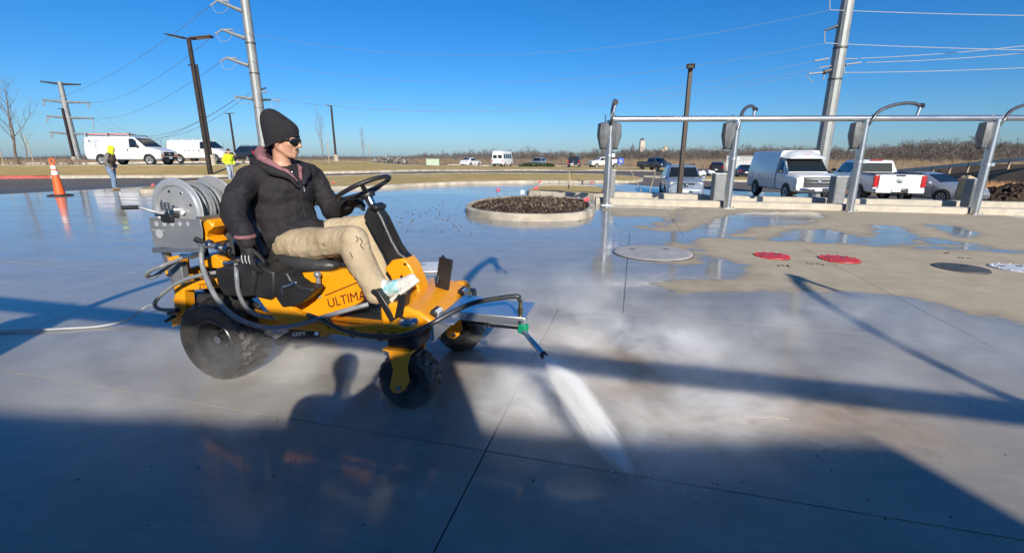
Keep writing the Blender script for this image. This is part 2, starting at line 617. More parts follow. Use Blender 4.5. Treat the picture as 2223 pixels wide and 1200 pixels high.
def mat_slab():
    m = bpy.data.materials.new('wet_and_dry_concrete')
    N, L, b = nodes(m)
    geo = N.new('ShaderNodeNewGeometry').outputs['Position']
    at_ = N.new('ShaderNodeAttribute')
    at_.attribute_name = 'dry'
    edge = nnoise(N, L, geo, 2.4, 6, .55, (1, 1.3, 1, .26))
    e2 = nmath(N, L, 'MULTIPLY', nmath(N, L, 'SUBTRACT', edge, .5), .8)
    dry = nmap(N, L, nmath(N, L, 'ADD', at_.outputs['Fac'], e2), -.03, .06)
    damp = nmap(N, L, nmath(N, L, 'ADD', at_.outputs['Fac'], e2), -.35, .02)
    big = nnoise(N, L, geo, .35, 4, .5)
    mid = nnoise(N, L, geo, 3.2, 6, .6)
    fine = nnoise(N, L, geo, 60, 3, .7)
    cdry = nmix(N, L, nmap(N, L, mid, .3, .7), (.44, .36, .24), (.55, .46, .32))
    cdry = nmix(N, L, nmap(N, L, fine, .35, .75, 0, .35), cdry, (.25, .21, .16))
    drying = nmap(N, L, nmath(N, L, 'ADD', at_.outputs['Fac'], e2), .03, .3, .55, 0)
    cdry = nmix(N, L, drying, cdry, (.29, .235, .16))
    stain = nnoise(N, L, geo, .9, 8, .7, (.6, 1.5, 1, .26))
    broom = nnoise(N, L, geo, 9, 6, .7, (.35, 4, 1, .26))
    cdry = nmix(N, L, nmap(N, L, stain, .5, .72, 0, .55), cdry, (.3, .245, .17))
    cdry = nmix(N, L, nmap(N, L, broom, .42, .7, 0, .35), cdry, (.3, .25, .18))
    cwet = nmix(N, L, nmap(N, L, mid, .3, .7), (.245, .225, .19), (.325, .3, .255))
    cwet = nmix(N, L, nmap(N, L, big, .35, .65, 0, .5), cwet, (.36, .33, .28))
    cwet = nmix(N, L, nmath(N, L, 'MULTIPLY', damp, .4), cwet, (.2, .165, .12))
    cwet = nmix(N, L, nmap(N, L, stain, .48, .74, 0, .45), cwet, (.15, .14, .125))
    cwet = nmix(N, L, nmap(N, L, broom, .45, .75, 0, .25), cwet, (.14, .13, .12))
    tan_at = N.new('ShaderNodeAttribute')
    tan_at.attribute_name = 'tan_patch'
    tan_f = nmath(N, L, 'MULTIPLY', nmap(N, L, nmath(N, L, 'ADD', tan_at.outputs['Fac'], e2), -.2, .25), .95)
    cwet = nmix(N, L, tan_f, cwet, nmix(N, L, nmap(N, L, nnoise(N, L, geo, 9, 5, .65), .3, .7), (.3, .215, .135), (.45, .345, .235)))
    L.new(nmix(N, L, dry, cwet, cdry), b.inputs['Base Color'])
    streak = nnoise(N, L, geo, 1.1, 5, .6, (.35, 2.2, 1, .26))
    rw = nmath(N, L, 'ADD', nmath(N, L, 'MULTIPLY', tan_f, .35),  nmath(N, L, 'ADD', nmap(N, L, streak, .35, .7, .035, .2), nmap(N, L, fine, .3, .8, 0, .05)))
    mr = N.new('ShaderNodeMix')
    L.new(dry, mr.inputs[0])
    L.new(rw, mr.inputs[2])
    mr.inputs[3].default_value = .85
    L.new(mr.outputs[0], b.inputs['Roughness'])
    b.inputs['IOR'].default_value = 1.36
    rip = nnoise(N, L, geo, 3.0, 3, .5, (.5, 2.4, 1, .26))
    bp = N.new('ShaderNodeBump')
    bp.inputs['Strength'].default_value = .10
    bp.inputs['Distance'].default_value = .012
    hsum = nmath(N, L, 'ADD', nmath(N, L, 'MULTIPLY', rip, .7), nmath(N, L, 'MULTIPLY', nmath(N, L, 'MULTIPLY', nnoise(N, L, geo, 110, 3, .7), nmap(N, L, dry, 0, 1, .03, 1)), 1.5))
    L.new(hsum, bp.inputs['Height'])
    L.new(bp.outputs[0], b.inputs['Normal'])
    return m
M_slab = mat_slab()
def mat_ground(name, c1, c2, c3, s1, s2, rough=.95, bump=.4, bs=25):
    m = bpy.data.materials.new(name)
    N, L, b = nodes(m)
    geo = N.new('ShaderNodeNewGeometry').outputs['Position']
    a = nnoise(N, L, geo, s1, 6, .6)
    c = nnoise(N, L, geo, s2, 5, .65)
    col = nmix(N, L, nmap(N, L, a, .35, .65), c1, c2)
    col = nmix(N, L, nmap(N, L, c, .45, .7), col, c3)
    L.new(col, b.inputs['Base Color'])
    b.inputs['Roughness'].default_value = rough
    b.inputs['Specular IOR Level'].default_value = .2
    bp = N.new('ShaderNodeBump')
    bp.inputs['Strength'].default_value = bump
    bp.inputs['Distance'].default_value = .05
    L.new(nnoise(N, L, geo, bs, 4, .7), bp.inputs['Height'])
    L.new(bp.outputs[0], b.inputs['Normal'])
    return m
M_field = mat_ground('winter_field', (.19, .14, .095), (.26, .19, .12), (.15, .12, .085), .02, .3, bump=.1)
M_lawn = mat_ground('dormant_lawn', (.44, .31, .115), (.51, .37, .155), (.34, .26, .085), .25, 1.4, bump=.12, bs=40)
M_asph = mat_ground('worn_asphalt', (.13, .115, .1), (.17, .15, .13), (.105, .095, .085), .3, 3., .8, .25, 50)
M_mulch = mat_ground('bark_mulch', (.055, .032, .02), (.09, .055, .035), (.03, .02, .014), 6, 20, .95, .9, 45)
M_soil = mat_ground('dark_soil', (.05, .035, .025), (.09, .062, .042), (.025, .018, .013), 3, 9, .95, .9, 20)
M_joint = mat('joint_filler', (.1, .095, .088), .6, var=.2)

# the open country out to the horizon
NA, RS = 180, [0.01, 6, 12, 18, 24, 30, 36, 42, 50, 58, 66, 75, 85, 95, 110, 130, 155, 185, 220, 260, 310, 370, 440, 520, 620, 740, 900, 1100, 1400, 1900, 2600, 3600]
def hill(az):
    t = math.tan(max(-1.3, min(1.3, az))) if abs(az) < 1.5 else 0
    if abs(az) > 1.5:
        return .5
    h = np.interp(t, [-2, -1.1, -.5, -.2, 0, .3, .55, .8, 1.1, 2], [-2, -2, -1.5, -.5, 1.5, 3.2, 3.2, 5.2, 5.6, 5.6])
    return float(h + 1.2 * noise.noise((az * 9, 3.1, 0)))
def far_h(x, y):
    r = math.hypot(x, y)
    az = math.atan2(x, y)
    k = float(ss(110, 420, np.array([r]))[0])
    return hill(az) * k * (1 + max(0, r - 520) / 2600)
vs_, fs = [], []
xy = np.array([(r * math.sin(2 * math.pi * k / NA), r * math.cos(2 * math.pi * k / NA)) for r in RS for k in range(NA)])
gz = ga(xy[:, 0], xy[:, 1])
for i, r in enumerate(RS):
    for k in range(NA):
        x, y = xy[i * NA + k]
        vs_.append((x, y, gz[i * NA + k] - .1 + far_h(x, y)))
for i in range(len(RS) - 1):
    for k in range(NA):
        fs.append((i * NA + k, i * NA + (k + 1) % NA, (i + 1) * NA + (k + 1) % NA, (i + 1) * NA + k))
mb = MB()
mb.add(vs_, fs)
o = mb.build('ground', M_field, weld=False)
for p in o.data.polygons:
    if p.normal.z < 0:
        p.flip()
o['kind'] = 'structure'

# asphalt drive lanes and car park
sheet('asphalt_road', [(-75, -14), (46, -14), (46, 40), (40, 62), (34, 95), (-12, 90), (-20, 74), (-23, 46), (-75, 46)], M_asph, -.03, 2.5)

# dry ground and puddles, outlines in world metres
def W(lst):
    return [gp(u, v) for u, v in lst]
DRY = [W(p) for p in (
    [(1530, 516), (1640, 520), (1760, 526), (2000, 538), (2260, 552), (2400, 560), (2400, 760), (2223, 702), (2130, 685), (2072, 668), (1978, 646), (1875, 636), (1720, 628), (1649, 635), (1593, 637), (1443, 635), (1400, 616), (1461, 609), (1602, 604), (1640, 597), (1598, 571), (1518, 548), (1504, 525)],
    [(1410, 538), (1475, 523), (1498, 534), (1524, 560), (1515, 577), (1440, 572)],
    [(1310, 452), (1480, 455), (1475, 470), (1415, 500), (1412, 488), (1450, 472), (1330, 470)],
    [(1480, 448), (2300, 470), (2500, 500), (2400, 552), (2000, 534), (1760, 522), (1530, 512), (1560, 500), (1500, 502), (1430, 503), (1416, 497), (1470, 480)],
    [(1378, 492), (1402, 489), (1398, 499), (1380, 498)])]
WET = [W(p) for p in (
    [(1560, 474), (1620, 461), (1750, 459), (1795, 468), (1745, 486), (1660, 489), (1600, 503), (1570, 515), (1480, 514), (1500, 498), (1530, 490)],
    [(1680, 516), (1735, 498), (1795, 497), (1850, 510), (1885, 526), (1700, 523)],
    [(1885, 486), (1945, 491), (2005, 515), (1975, 530), (1890, 526), (1905, 505)],
    [(2010, 487), (2065, 489), (2130, 507), (2090, 516), (2060, 506)],
    [(2005, 514), (2080, 524), (2160, 538), (2010, 530)])]
def sdf(poly, px, py):
    d = np.full(px.shape, 1e9)
    inside = np.zeros(px.shape, bool)
    m = len(poly)
    for i in range(m):
        ax, ay = poly[i]
        bx, by = poly[(i + 1) % m]
        ex, ey = bx - ax, by - ay
        t = np.clip(((px - ax) * ex + (py - ay) * ey) / (ex * ex + ey * ey + 1e-12), 0, 1)
        d = np.minimum(d, np.hypot(px - ax - t * ex, py - ay - t * ey))
        c = ((ay > py) != (by > py)) & (px < ex * (py - ay) / (ey if abs(ey) > 1e-12 else 1e-12) + ax)
        inside ^= c
    return np.where(inside, d, -d)
def dryness(px, py):
    f = np.full(px.shape, -9.)
    for p in DRY:
        f = np.maximum(f, sdf(p, px, py))
    for p in WET:
        f = np.minimum(f, -sdf(p, px, py))
    return np.clip(f, -.8, .8)
TAN_PATCH = W([(1150, 700), (1240, 705), (1340, 745), (1560, 790), (1900, 850), (2150, 930), (2000, 965), (1750, 958), (1520, 955), (1350, 950), (1260, 870), (1185, 780)])  # outline of a lighter, browner and rougher patch of wet concrete
plaza = sheet('plaza', [(-25, -14), (30, -16), (33, 13), (12, 33), (-10, 33), (-17, 29), (-26, 16)], M_joint, -.022, 2.5)
EX, NX = V((.967, -.254)), V((.254, .967))
rows = [(-9, -4.8, 4.6, 1.1), (-4.8, -.55, 4.6, .2), (-.55, 2.0, 4.6, -.67), (2.0, 4.43, 4.6, -.67), (4.43, 9.5, 3.0, -.03), (9.5, 14.2, 4.7, 1.0), (14.2, 19, 4.7, 2.0), (19, 24, 4.8, 1.2), (24, 29, 4.8, 0.4), (29, 33, 4.8, 1.4)]
def slab(e0, e1, n0, n1):
    c = EX * ((e0 + e1) / 2) + NX * ((n0 + n1) / 2)
    fine = -3 < c.x < 17 and .5 < c.y < 17
    st = .2 if fine else 1.2
    ne, nn = max(2, round((e1 - e0) / st)), max(2, round((n1 - n0) / st))
    gpx = .004
    E_, N_ = np.meshgrid(np.linspace(e0 + gpx, e1 - gpx, ne + 1), np.linspace(n0 + gpx, n1 - gpx, nn + 1))
    X = E_ * EX.x + N_ * NX.x
    Y = E_ * EX.y + N_ * NX.y
    Z = ga(X, Y)
    fine2 = -3 < c.x < 6 and 0 < c.y < 6
    D2 = np.clip(sdf(TAN_PATCH, X, Y), -.8, .8) if fine2 else np.full(X.shape, -.8)
    D = dryness(X, Y) if fine else np.full(X.shape, -.8)
    P = np.stack([X - c.x, Y - c.y, Z], -1).reshape(-1, 3)
    q = ne + 1
    fs_ = [(j * q + i, j * q + i + 1, (j + 1) * q + i + 1, (j + 1) * q + i) for j in range(nn) for i in range(ne)]
    ring = [i for i in range(q)] + [j * q + ne for j in range(1, nn + 1)] + [nn * q + i for i in range(ne - 1, -1, -1)] + [j * q for j in range(nn - 1, 0, -1)]
    base = len(P)
    P2 = np.concatenate([P, P[ring] + np.array([0, 0, -.06])])
    m = len(ring)
    fs_ += [(ring[k], base + k, base + (k + 1) % m, ring[(k + 1) % m]) for k in range(m)]
    me = bpy.data.meshes.new('slab')
    me.from_pydata(P2.tolist(), [], fs_)
    a = me.attributes.new('dry', 'FLOAT', 'POINT')
    a.data.foreach_set('value', np.concatenate([D.ravel(), D.ravel()[ring]]).astype(np.float32))
    a = me.attributes.new('tan_patch', 'FLOAT', 'POINT')
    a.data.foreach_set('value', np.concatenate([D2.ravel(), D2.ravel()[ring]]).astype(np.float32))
    me.materials.append(M_slab)
    me.polygons.foreach_set('use_smooth', [True] * len(me.polygons))
    me.set_sharp_from_angle(angle=.6)
    link('slab', me, plaza, loc=(c.x, c.y, 0))
for n0, n1, st, ph in rows:
    lo, hi = -22.6, 27
    if n0 >= 19:
        lo = -21
    if n0 >= 24:
        lo, hi = -19, 12
    if n0 < -.6:
        lo, hi = -14, 16
    cuts = [lo] + [ph + st * k for k in range(-12, 12) if lo + 1 < ph + st * k < hi - 1] + [hi]
    for e0, e1 in zip(cuts, cuts[1:]):
        slab(e0, e1, n0, n1)

# lawns with their kerbs
A_path = W([(300, 418), (340, 420), (450, 420), (560, 418), (720, 412), (800, 411), (900, 405), (1000, 400.5), (1100, 398.5), (1200, 397.5), (1300, 396.5), (1370, 397), (1396, 392), (1380, 386.5), (1300, 381.5), (1150, 379.5), (1000, 380), (850, 382.5), (700, 387), (600, 391), (500, 394), (400, 400), (330, 410)])
kerb('lawn_kerb', A_path, M_conc, .18, .15, closed=True)
Ain = offset_curve([V(p) for p in curve([(p.x, p.y, 0) for p in A_path], 3, True)], .16, True)
sheet('lawn', Ain, M_lawn, .13, 2.)
C_front = [V((-62, 6)), V((-45, 17))] + W([(0, 388), (110, 387)])
C_front2 = W([(110, 387), (300, 386), (450, 385), (560, 382), (700, 377), (850, 373.5), (1000, 371.5), (1150, 370.5), (1300, 370.5), (1440, 372)])
C_back = W([(1450, 367), (1300, 362), (1100, 361.5), (950, 361), (860, 359), (800, 354.5), (740, 352.5), (660, 352.5), (600, 355), (540, 359.5), (450, 362), (300, 362.5), (100, 363)]) + [V((-62, 30))]
M_redk = mat('red_kerb_paint', (.42, .09, .075), .75, var=.25, scale=6)
kerb('red_kerb', C_front, M_redk, .18, .15)
kerb('roadside_kerb', C_front2, M_conc, .2, .15)
kerb('far_kerb', C_back, M_conc, .2, .15)
cf = offset_curve(C_front + C_front2[1:], .12)
cb = offset_curve(C_back, .12)
sheet('grass_verge', cf + cb, M_lawn, .13, 2.)
kerb('car_park_kerb', [V((-12, 88)), V((0, 90)), V((20, 92)), V((34, 94))], M_conc, .25, .16)
kerb('car_park_kerb', [V((-75, 45)), V((-50, 45.4)), V((-24, 46))], M_conc, .25, .16)

# planting islands
I1 = W([(1010, 462), (1035, 471), (1090, 478), (1150, 481), (1220, 480), (1270, 475), (1289, 464), (1288, 452), (1262, 441), (1200, 436), (1120, 436), (1055, 441), (1020, 450)])
kerb('island_kerb', I1, M_conc, .17, .17, closed=True)
I1in = offset_curve([V(p) for p in curve([(p.x, p.y, 0) for p in I1], 3, True)], .14, True)
o = sheet('planting_bed', I1in, M_mulch, .13, .22)
cI = sum((V(p) for p in I1in), V((0, 0))) / len(I1in)
for v in o.data.vertices:
    dd = float(sdf(I1in, np.array([v.co.x]), np.array([v.co.y]))[0])
    v.co.z += .07 * min(1, max(0, dd) / .8) + (.07 * noise.noise((v.co.x * 3, v.co.y * 3, 1)) if dd > .05 else 0)
I2 = W([(1143, 423), (1175, 426), (1240, 429), (1310, 432), (1330, 424), (1300, 412), (1220, 409), (1165, 411)])
kerb('island_kerb', I2, M_conc, .17, .19, closed=True)
I2in = offset_curve([V(p) for p in curve([(p.x, p.y, 0) for p in I2], 3, True)], .14, True)
sheet('planting_bed', I2in, M_lawn, .16, .6)
KF = [V((2.75, 15.12)), V((6.8, 14.95)), V((10.6, 14.8)), V((14.6, 14.6)), V((20, 14.35)), V((30, 13.9))]
KB = [V((3.6, 18.3)), V((8, 18.25)), V((12.5, 18.0)), V((17, 17.7)), V((24, 17.2)), V((34, 16.6))]
M_kl = mat('pale_kerb_concrete', (.47, .42, .33), .85, var=.12, scale=4, bump=.2, bscale=60)
kerb('vacuum_bay_kerb', KF, M_kl, .32, .2)
kerb('vacuum_bay_kerb', KB, M_kl, .4, .24)
# rough bank and drive on the right
kerb('car_park_kerb', [V((30, 48)), V((24, 44)), V((18, 43)), V((13, 46))], M_conc, .2, .15)
sheet('grass_verge', [(31, 48), (24, 44.2), (18, 43.2), (13.3, 46), (20, 52), (30, 54)], M_lawn, .12, 2)
# ================================================================== FAR COUNTRY
M_twig = mat_ground('bare_wood', (.19, .158, .135), (.25, .205, .17), (.135, .115, .1), .012, .09, .95, 0, 1)
M_brush = mat_ground('dry_brush', (.24, .175, .11), (.19, .135, .09), (.15, .115, .08), .05, .4, .95, 0, 1)
M_ever = mat_ground('evergreen', (.03, .045, .025), (.045, .06, .03), (.02, .03, .018), .5, 3, .9, 0, 1)
def twig_proto(rnd, n=30):
    """unit height leafless tree as thin triangles"""
    vs_ = []
    def tri(a, b, w_):
        d = V(b) - V(a)
        s_ = V((d.y, -d.x, 0))
        s_ = s_.normalized() * w_ if s_.length > 1e-4 else V((w_, 0, 0))
        vs_.extend([tuple(V(a) - s_), tuple(V(a) + s_), tuple(b)])
    tri((0, 0, -.05), (rnd.uniform(-.05, .05), 0, 1), .013)
    for k in range(n):
        t = rnd.uniform(.02, .9)
        a = rnd.uniform(0, 6.28)
        ln = rnd.uniform(.22, .48) * (1.1 - t * .6)
        b = (0, 0, t * .85)
        e = (math.cos(a) * ln * .9, math.sin(a) * ln * .9, b[2] + ln * rnd.uniform(.25, .8))
        tri(b, e, .0075)
        for q in range(3):
            a2 = a + rnd.uniform(-1.2, 1.2)
            m_ = V(b).lerp(V(e), rnd.uniform(.3, .8))
            tri(m_, (m_.x + math.cos(a2) * ln * .6, m_.y + math.sin(a2) * ln * .6, m_.z + ln * rnd.uniform(.2, .6)), .006)
    return np.array(vs_)
rnd = random.Random(3)
def ground_z(x, y):
    return g(x, y) - .1 + far_h(x, y)
def scatter_trees(name, label, spots, protos, mt_):
    P = []
    for i, (x, y, h, w_) in enumerate(spots):
        p = protos[i % len(protos)]
        a = i * 2.4
        ca, sa = math.cos(a), math.sin(a)
        q = np.empty_like(p)
        q[:, 0] = (p[:, 0] * ca - p[:, 1] * sa) * h * w_ + x
        q[:, 1] = (p[:, 0] * sa + p[:, 1] * ca) * h * w_ + y
        q[:, 2] = p[:, 2] * h + ground_z(x, y)
        P.append(q)
    A = np.concatenate(P).astype(np.float32)
    nv = len(A)
    me = bpy.data.meshes.new(name)
    me.vertices.add(nv)
    me.vertices.foreach_set('co', A.ravel())
    me.loops.add(nv)
    me.loops.foreach_set('vertex_index', np.arange(nv, dtype=np.int32))
    me.polygons.add(nv // 3)
    me.polygons.foreach_set('loop_start', np.arange(0, nv, 3, dtype=np.int32))
    me.update(calc_edges=True)
    me.materials.append(mt_)
    return tag(link(name, me), label, 'woodland', kind='stuff')
protos = [twig_proto(rnd) for _ in range(14)]
spots = []
for i in range(9000):
    t = rnd.uniform(-1.35, 1.35)
    az = math.atan(t)
    near = np.interp(t, [-1.3, -.35, -.1, .05, .5, 1.3], [800, 800, 420, 210, 190, 170])
    r = near * (1 + 1.9 * rnd.random() ** 1.25)
    h = rnd.uniform(3.5, 9.5) * (1 if t > -.2 else .8) * (.75 + .5 * rnd.random() ** 3) * (.45 + .55 * min(1, r / 450)) * (.75 + .5 * abs(noise.noise((t * 14, r * .01, 5))) + .35 * noise.noise((t * 5, 2, 8)))
    spots.append((r * math.sin(az), r * math.cos(az), h, rnd.uniform(.8, 1.5)))
scatter_trees('far_wood', 'grey brown leafless wood covering the low hills on the horizon', spots, protos, M_twig)
# scrub and tall dead grass in front of the wood
vs_, fs = [], []
for i in range(5200):
    az = math.atan(rnd.uniform(-1.3, 1.3))
    t = math.tan(az)
    near = np.interp(t, [-1.3, -.6, -.3, 0, .3, 1.3], [60, 62, 96, 104, 102, 78])
    r = near * rnd.uniform(1, 1.9) ** 1.3
    x, y = r * math.sin(az), r * math.cos(az)
    if y < 96 and -14 < x < 36 and y > 0 and y < 94:
        continue
    z = ground_z(x, y)
    h = rnd.uniform(.3, 1.0) * (1.8 if t > .1 else .8)
    for k in range(7):
        a = rnd.uniform(0, 6.28)
        bx, by = x + rnd.uniform(-.8, .8), y + rnd.uniform(-.8, .8)
        o_ = len(vs_)
        w_ = .06
        vs_ += [(bx - w_, by, z - .1), (bx + w_, by, z - .1), (bx + math.cos(a) * h * .35, by + math.sin(a) * h * .35, z + h * rnd.uniform(.6, 1.2))]
        fs.append((o_, o_ + 1, o_ + 2))
mb = MB()
mb.add(vs_, fs)
o = mb.build('scrub', M_brush, smooth=False, weld=False)
tag(o, 'tan dead grass and scrub between the car park and the wood', 'scrub', kind='stuff')
# evergreen clumps
vs_, fs = [], []
for i in range(16):
    u = rnd.choice([rnd.uniform(1230, 1300), rnd.uniform(1900, 2060), rnd.uniform(1500, 1560)])
    t = (u - 1111) / 1010
    y = rnd.uniform(170, 220)
    x = t * y
    z = ground_z(x, y)
    h = rnd.uniform(2, 4)
    for k in range(60):
        hh = rnd.random()
        a = rnd.uniform(0, 6.28)
        rr = (1 - hh * .7) * h * .45 * rnd.uniform(.5, 1)
        p = V((x + math.cos(a) * rr, y + math.sin(a) * rr, z + hh * h))
        o_ = len(vs_)
        s_ = h * .12
        for q in range(3):
            vs_.append(tuple(p + V((rnd.uniform(-s_, s_), rnd.uniform(-s_, s_), rnd.uniform(-s_, s_)))))
        fs.append((o_, o_ + 1, o_ + 2))
mb = MB()
mb.add(vs_, fs)
o = mb.build('evergreen_thicket', M_ever, smooth=False, weld=False)
tag(o, 'dark green cedar clumps scattered along the foot of the wood', 'bushes', kind='stuff')

# towers on the skyline
M_stone = mat('pale_stone', (.6, .53, .42), .85, var=.1)
M_tdark = mat('dark_slate', (.12, .11, .12), .8, var=.15)
M_gold = mat('gold_roof', (.5, .36, .16), .5, var=.1)
def far_tower(name, label, cat, u, vtop, vbase, wpx, Y, kind):
    b, t = at(u, vbase, Y), at(u, vtop, Y)
    H, w_ = t.z - b.z, wpx / 994 * Y
    r = thing(name, label, cat, (b.x, Y, b.z - 4))
    H += 4
    if kind == 'spire':
        MB().box((0, 0, H * .3), (w_, w_, H * .6)).build('wall', M_tdark, r)
        MB().lathe([(w_ * .62, H * .6), (w_ * .3, H * .75), (.02, H)], (0, 0, 0), (0, 0, 1), 8).build('spire', M_tdark, r, smooth=False)
        for s_ in (-1, 1):
            MB().lathe([(w_ * .12, H * .6), (.02, H * .78)], (s_ * w_ * .42, -w_ * .42, 0), (0, 0, 1), 6).build('pinnacle', M_tdark, r, smooth=False)
    elif kind == 'tower':
        MB().box((0, 0, H * .39), (w_, w_, H * .78)).build('wall', M_stone, r)
        MB().box((0, 0, H * .79), (w_ * 1.12, w_ * 1.12, H * .02)).build('cornice', M_stone, r)
        for k in range(3):
            for s_ in (-.25, .25):
                MB().box((s_ * w_, -w_ / 2 - .05, H * (.35 + .16 * k)), (w_ * .16, .2, H * .07)).build('window', M_tdark, r)
        MB().lathe([(w_ * .46, H * .8), (w_ * .46, H * .88), (w_ * .3, H * .95), (w_ * .08, H * .99), (.02, H)], (0, 0, 0), (0, 0, 1), 12).build('dome', M_tdark, r)
    else:
        MB().box((0, 0, H * .35), (w_, w_ * .7, H * .7)).build('wall', M_stone, r)
        MB().lathe([(w_ * .4, H * .7), (w_ * .36, H * .84), (w_ * .2, H * .95), (.02, H)], (0, 0, 0), (0, 0, 1), 12).build('dome', M_gold, r)
        MB().box((-w_ * .7, 0, H * .3), (w_ * .5, w_ * .5, H * .6)).build('wing', M_stone, r)
far_tower('church_spire', 'dark pointed spire on the skyline left of the first vacuum post', 'spire', 1309, 298, 326, 8, 900, 'spire')
far_tower('church_spire', 'thin dark spire on the skyline between vacuum post and pale tower', 'spire', 1373, 311, 330, 6, 900, 'spire')
far_tower('stone_tower', 'pale stone tower with dark domed cap on the skyline', 'tower', 1393, 299, 328, 9, 900, 'tower')
far_tower('domed_building', 'small pale building with golden dome on the wooded skyline', 'building', 1443, 317, 331, 10, 900, 'dome')

# ================================================================== BARE TREES
def bare_tree(label, base, h, seed, trunk_r=.06, spread=.5, tiers=3, lean=0., group=None, stakes=(), nb=9, mt=None):
    rn = random.Random(seed)
    x, y = base
    r = thing('bare_tree', label, 'tree', (x, y, g(x, y)), rn.uniform(0, 6), group)
    pts = [V((0, 0, -.1))]
    for k in range(1, 8):
        t = k / 7
        pts.append(V((rn.uniform(-.03, .03) * h * .4 + lean * t, rn.uniform(-.03, .03) * h * .4, h * t * .93)))
    tr = curve(pts, 3)
    n = len(tr)
    MB().tube(tr, [trunk_r * (1 - .88 * i / (n - 1)) for i in range(n)], 7).build('trunk', mt or M_bark, r)
    mb = MB()
    def branch(p, d, ln, rad, lev):
        q = [p]
        dd = d.copy()
        for k in range(4):
            dd = (dd + V((rn.uniform(-.14, .14), rn.uniform(-.14, .14), .1 + rn.uniform(-.05, .08)))).normalized()
            q.append(q[-1] + dd * ln / 4)
        mb.tube(q, [rad, rad * .8, rad * .6, rad * .42, rad * .2], 4)
        if lev > 0:
            for k in range(rn.randint(2, 4)):
                i = rn.randint(1, 3)
                a = rn.uniform(0, 6.28)
                s_ = V((math.cos(a), math.sin(a), rn.uniform(.1, .6)))
                branch(q[i].lerp(q[i + 1], rn.random()), (dd * .8 + s_ * .7).normalized(), ln * rn.uniform(.4, .6), rad * .5, lev - 1)
    for k in range(nb):
        t = .26 + .7 * k / nb
        p = tr[int(t * (n - 1))]
        a = k * 2.4 + rn.uniform(-.4, .4)
        up = rn.uniform(.7, 1.2)
        d = V((math.cos(a) * spread, math.sin(a) * spread, up)).normalized()
        branch(p, d, h * (.42 - .26 * t) * rn.uniform(.8, 1.2), max(.008, trunk_r * (.42 - .3 * t)), tiers - 1)
    mb.build('branches', mt or M_bark, r, weld=False)
    return r
def stake(label, base, h, lean=(0, 0), rad=.03):
    x, y = base
    o = MB().tube([(0, 0, -.2), (lean[0] * .5, lean[1] * .5, h * .5), (lean[0], lean[1], h - .04), (lean[0], lean[1], h)], [rad, rad, rad, rad * .6], 8).build('wood_stake', M_wood, loc=(x, y, g(x, y)))
    return tag(o, label, 'stake', 'stakes holding the young trees')
b = at(40, 356, 38)
bare_tree('bare young tree with wide forked branches at the left edge of the photo', (b.x, 38), 6.8, 11, .1, .75, 3, -.9, nb=12)
b = at(62, 352, 48)
bare_tree('small thin bare tree just right of the big forked tree', (b.x, 48), 5.2, 12, .05, .45, 3, 0)
for u, lab in ((10, 'leftmost thin tree stake in the grass verge'), (78, 'tree stake between forked tree and traffic cone')):
    b = at(u, 365, 36)
    stake(lab, (b.x, 36), 2.2, (.0 if u < 40 else -.25, 0))
b = gp(703, 361)
bare_tree('slender bare tree on the lawn just right of the rider\'s head', (b.x, b.y), 6.0 * b.y / 50, 21, .05 * b.y / 50, .4, 3, 0, nb=13)
stake('short tree stake beside the slender bare tree on the lawn', (b.x + .5, b.y), 1.9)
b = at(790, 351, 70)
bare_tree('far thin bare tree right of the lamp on the lawn', (b.x, 70), 5.0, 22, .05, .2, 3, 0, nb=12)
stake('pale stake at the foot of the far thin tree', (b.x + .9, 70), 2.6)
# ================================================================== LAMPS, PYLONS, WIRES
def lamp_post(label, base, top, wpole, heads, concrete=0., arm=0.):
    """base (x, y) on the ground, top height; heads = list of (yaw, length, tilt)"""
    x, y = base
    z = g(x, y)
    H = top - z
    r = thing('lamp_post', label, 'lamp post', (x, y, z))
    if concrete:
        MB().lathe([(.3, -.2), (.3, concrete - .03), (.27, concrete)], (0, 0, 0), (0, 0, 1), 20).build('footing', M_conc, r)
    MB().box((0, 0, concrete + .02), (wpole * 2.1, wpole * 2.1, .04)).build('base_plate', M_bronze, r)
    MB().box((0, 0, (H + concrete) / 2 + .02), (wpole, wpole, H - concrete), taper=.82).build('pole', M_bronze, r, bevel=.01)
    for yaw, ln, tilt in heads:
        d = V((math.cos(yaw), math.sin(yaw), 0))
        hh = MB()
        rot = Euler((0, -tilt, yaw)).to_matrix()
        hh.box(V((0, 0, H - .02)) + rot @ V((arm + ln / 2 + .12, 0, 0)), (ln, ln * .52, .07), rot)
        h = hh.build('lamp_head', M_bronze, r, bevel=.015)
        MB().box(V((0, 0, H - .02)) + rot @ V((arm + ln / 2 + .2, 0, -.045)), (ln * .6, ln * .36, .03), rot).build('lens', M_lamp_old, h)
        MB().bar((0, 0, H - .05), V((0, 0, H - .02)) + rot @ V((arm + .14, 0, 0)), .08, .08).build('bracket', M_bronze, r)
    return r
b = gp(458, 383)
t = at(405, 84, b.y)
lamp_post('tall bronze lamp post with two flat heads behind the hose reel', (b.x, b.y), t.z, .23, [(R(172), 1.25, R(11)), (R(15), 1.25, R(9))])
b = at(462, 362, 37)
t = at(427, 141, 37)
lamp_post('bronze lamp post with one short arm behind the two headed lamp', (b.x, 37), t.z, .16, [(R(160), .6, R(2))], .9)
b = at(513, 348, 62)
t = at(504, 246, 62)
lamp_post('distant slim lamp post with two heads left of the rider\'s beanie', (b.x, 62), t.z, .2, [(R(175), .5, 0), (R(5), .5, 0)], .8)
b = at(730, 349, 60)
t = at(717, 229, 60)
lamp_post('distant lamp post with pale round footing on the lawn right of the rider', (b.x, 60), t.z, .22, [(R(175), .55, 0)], .9)
b = at(162, 349, 70)
t = at(137, 236, 70)
lamp_post('distant dark lamp post standing beside the far left pylon', (b.x, 70), t.z, .3, [(R(178), .5, 0)], 1.0)
b = gp(1474, 425)
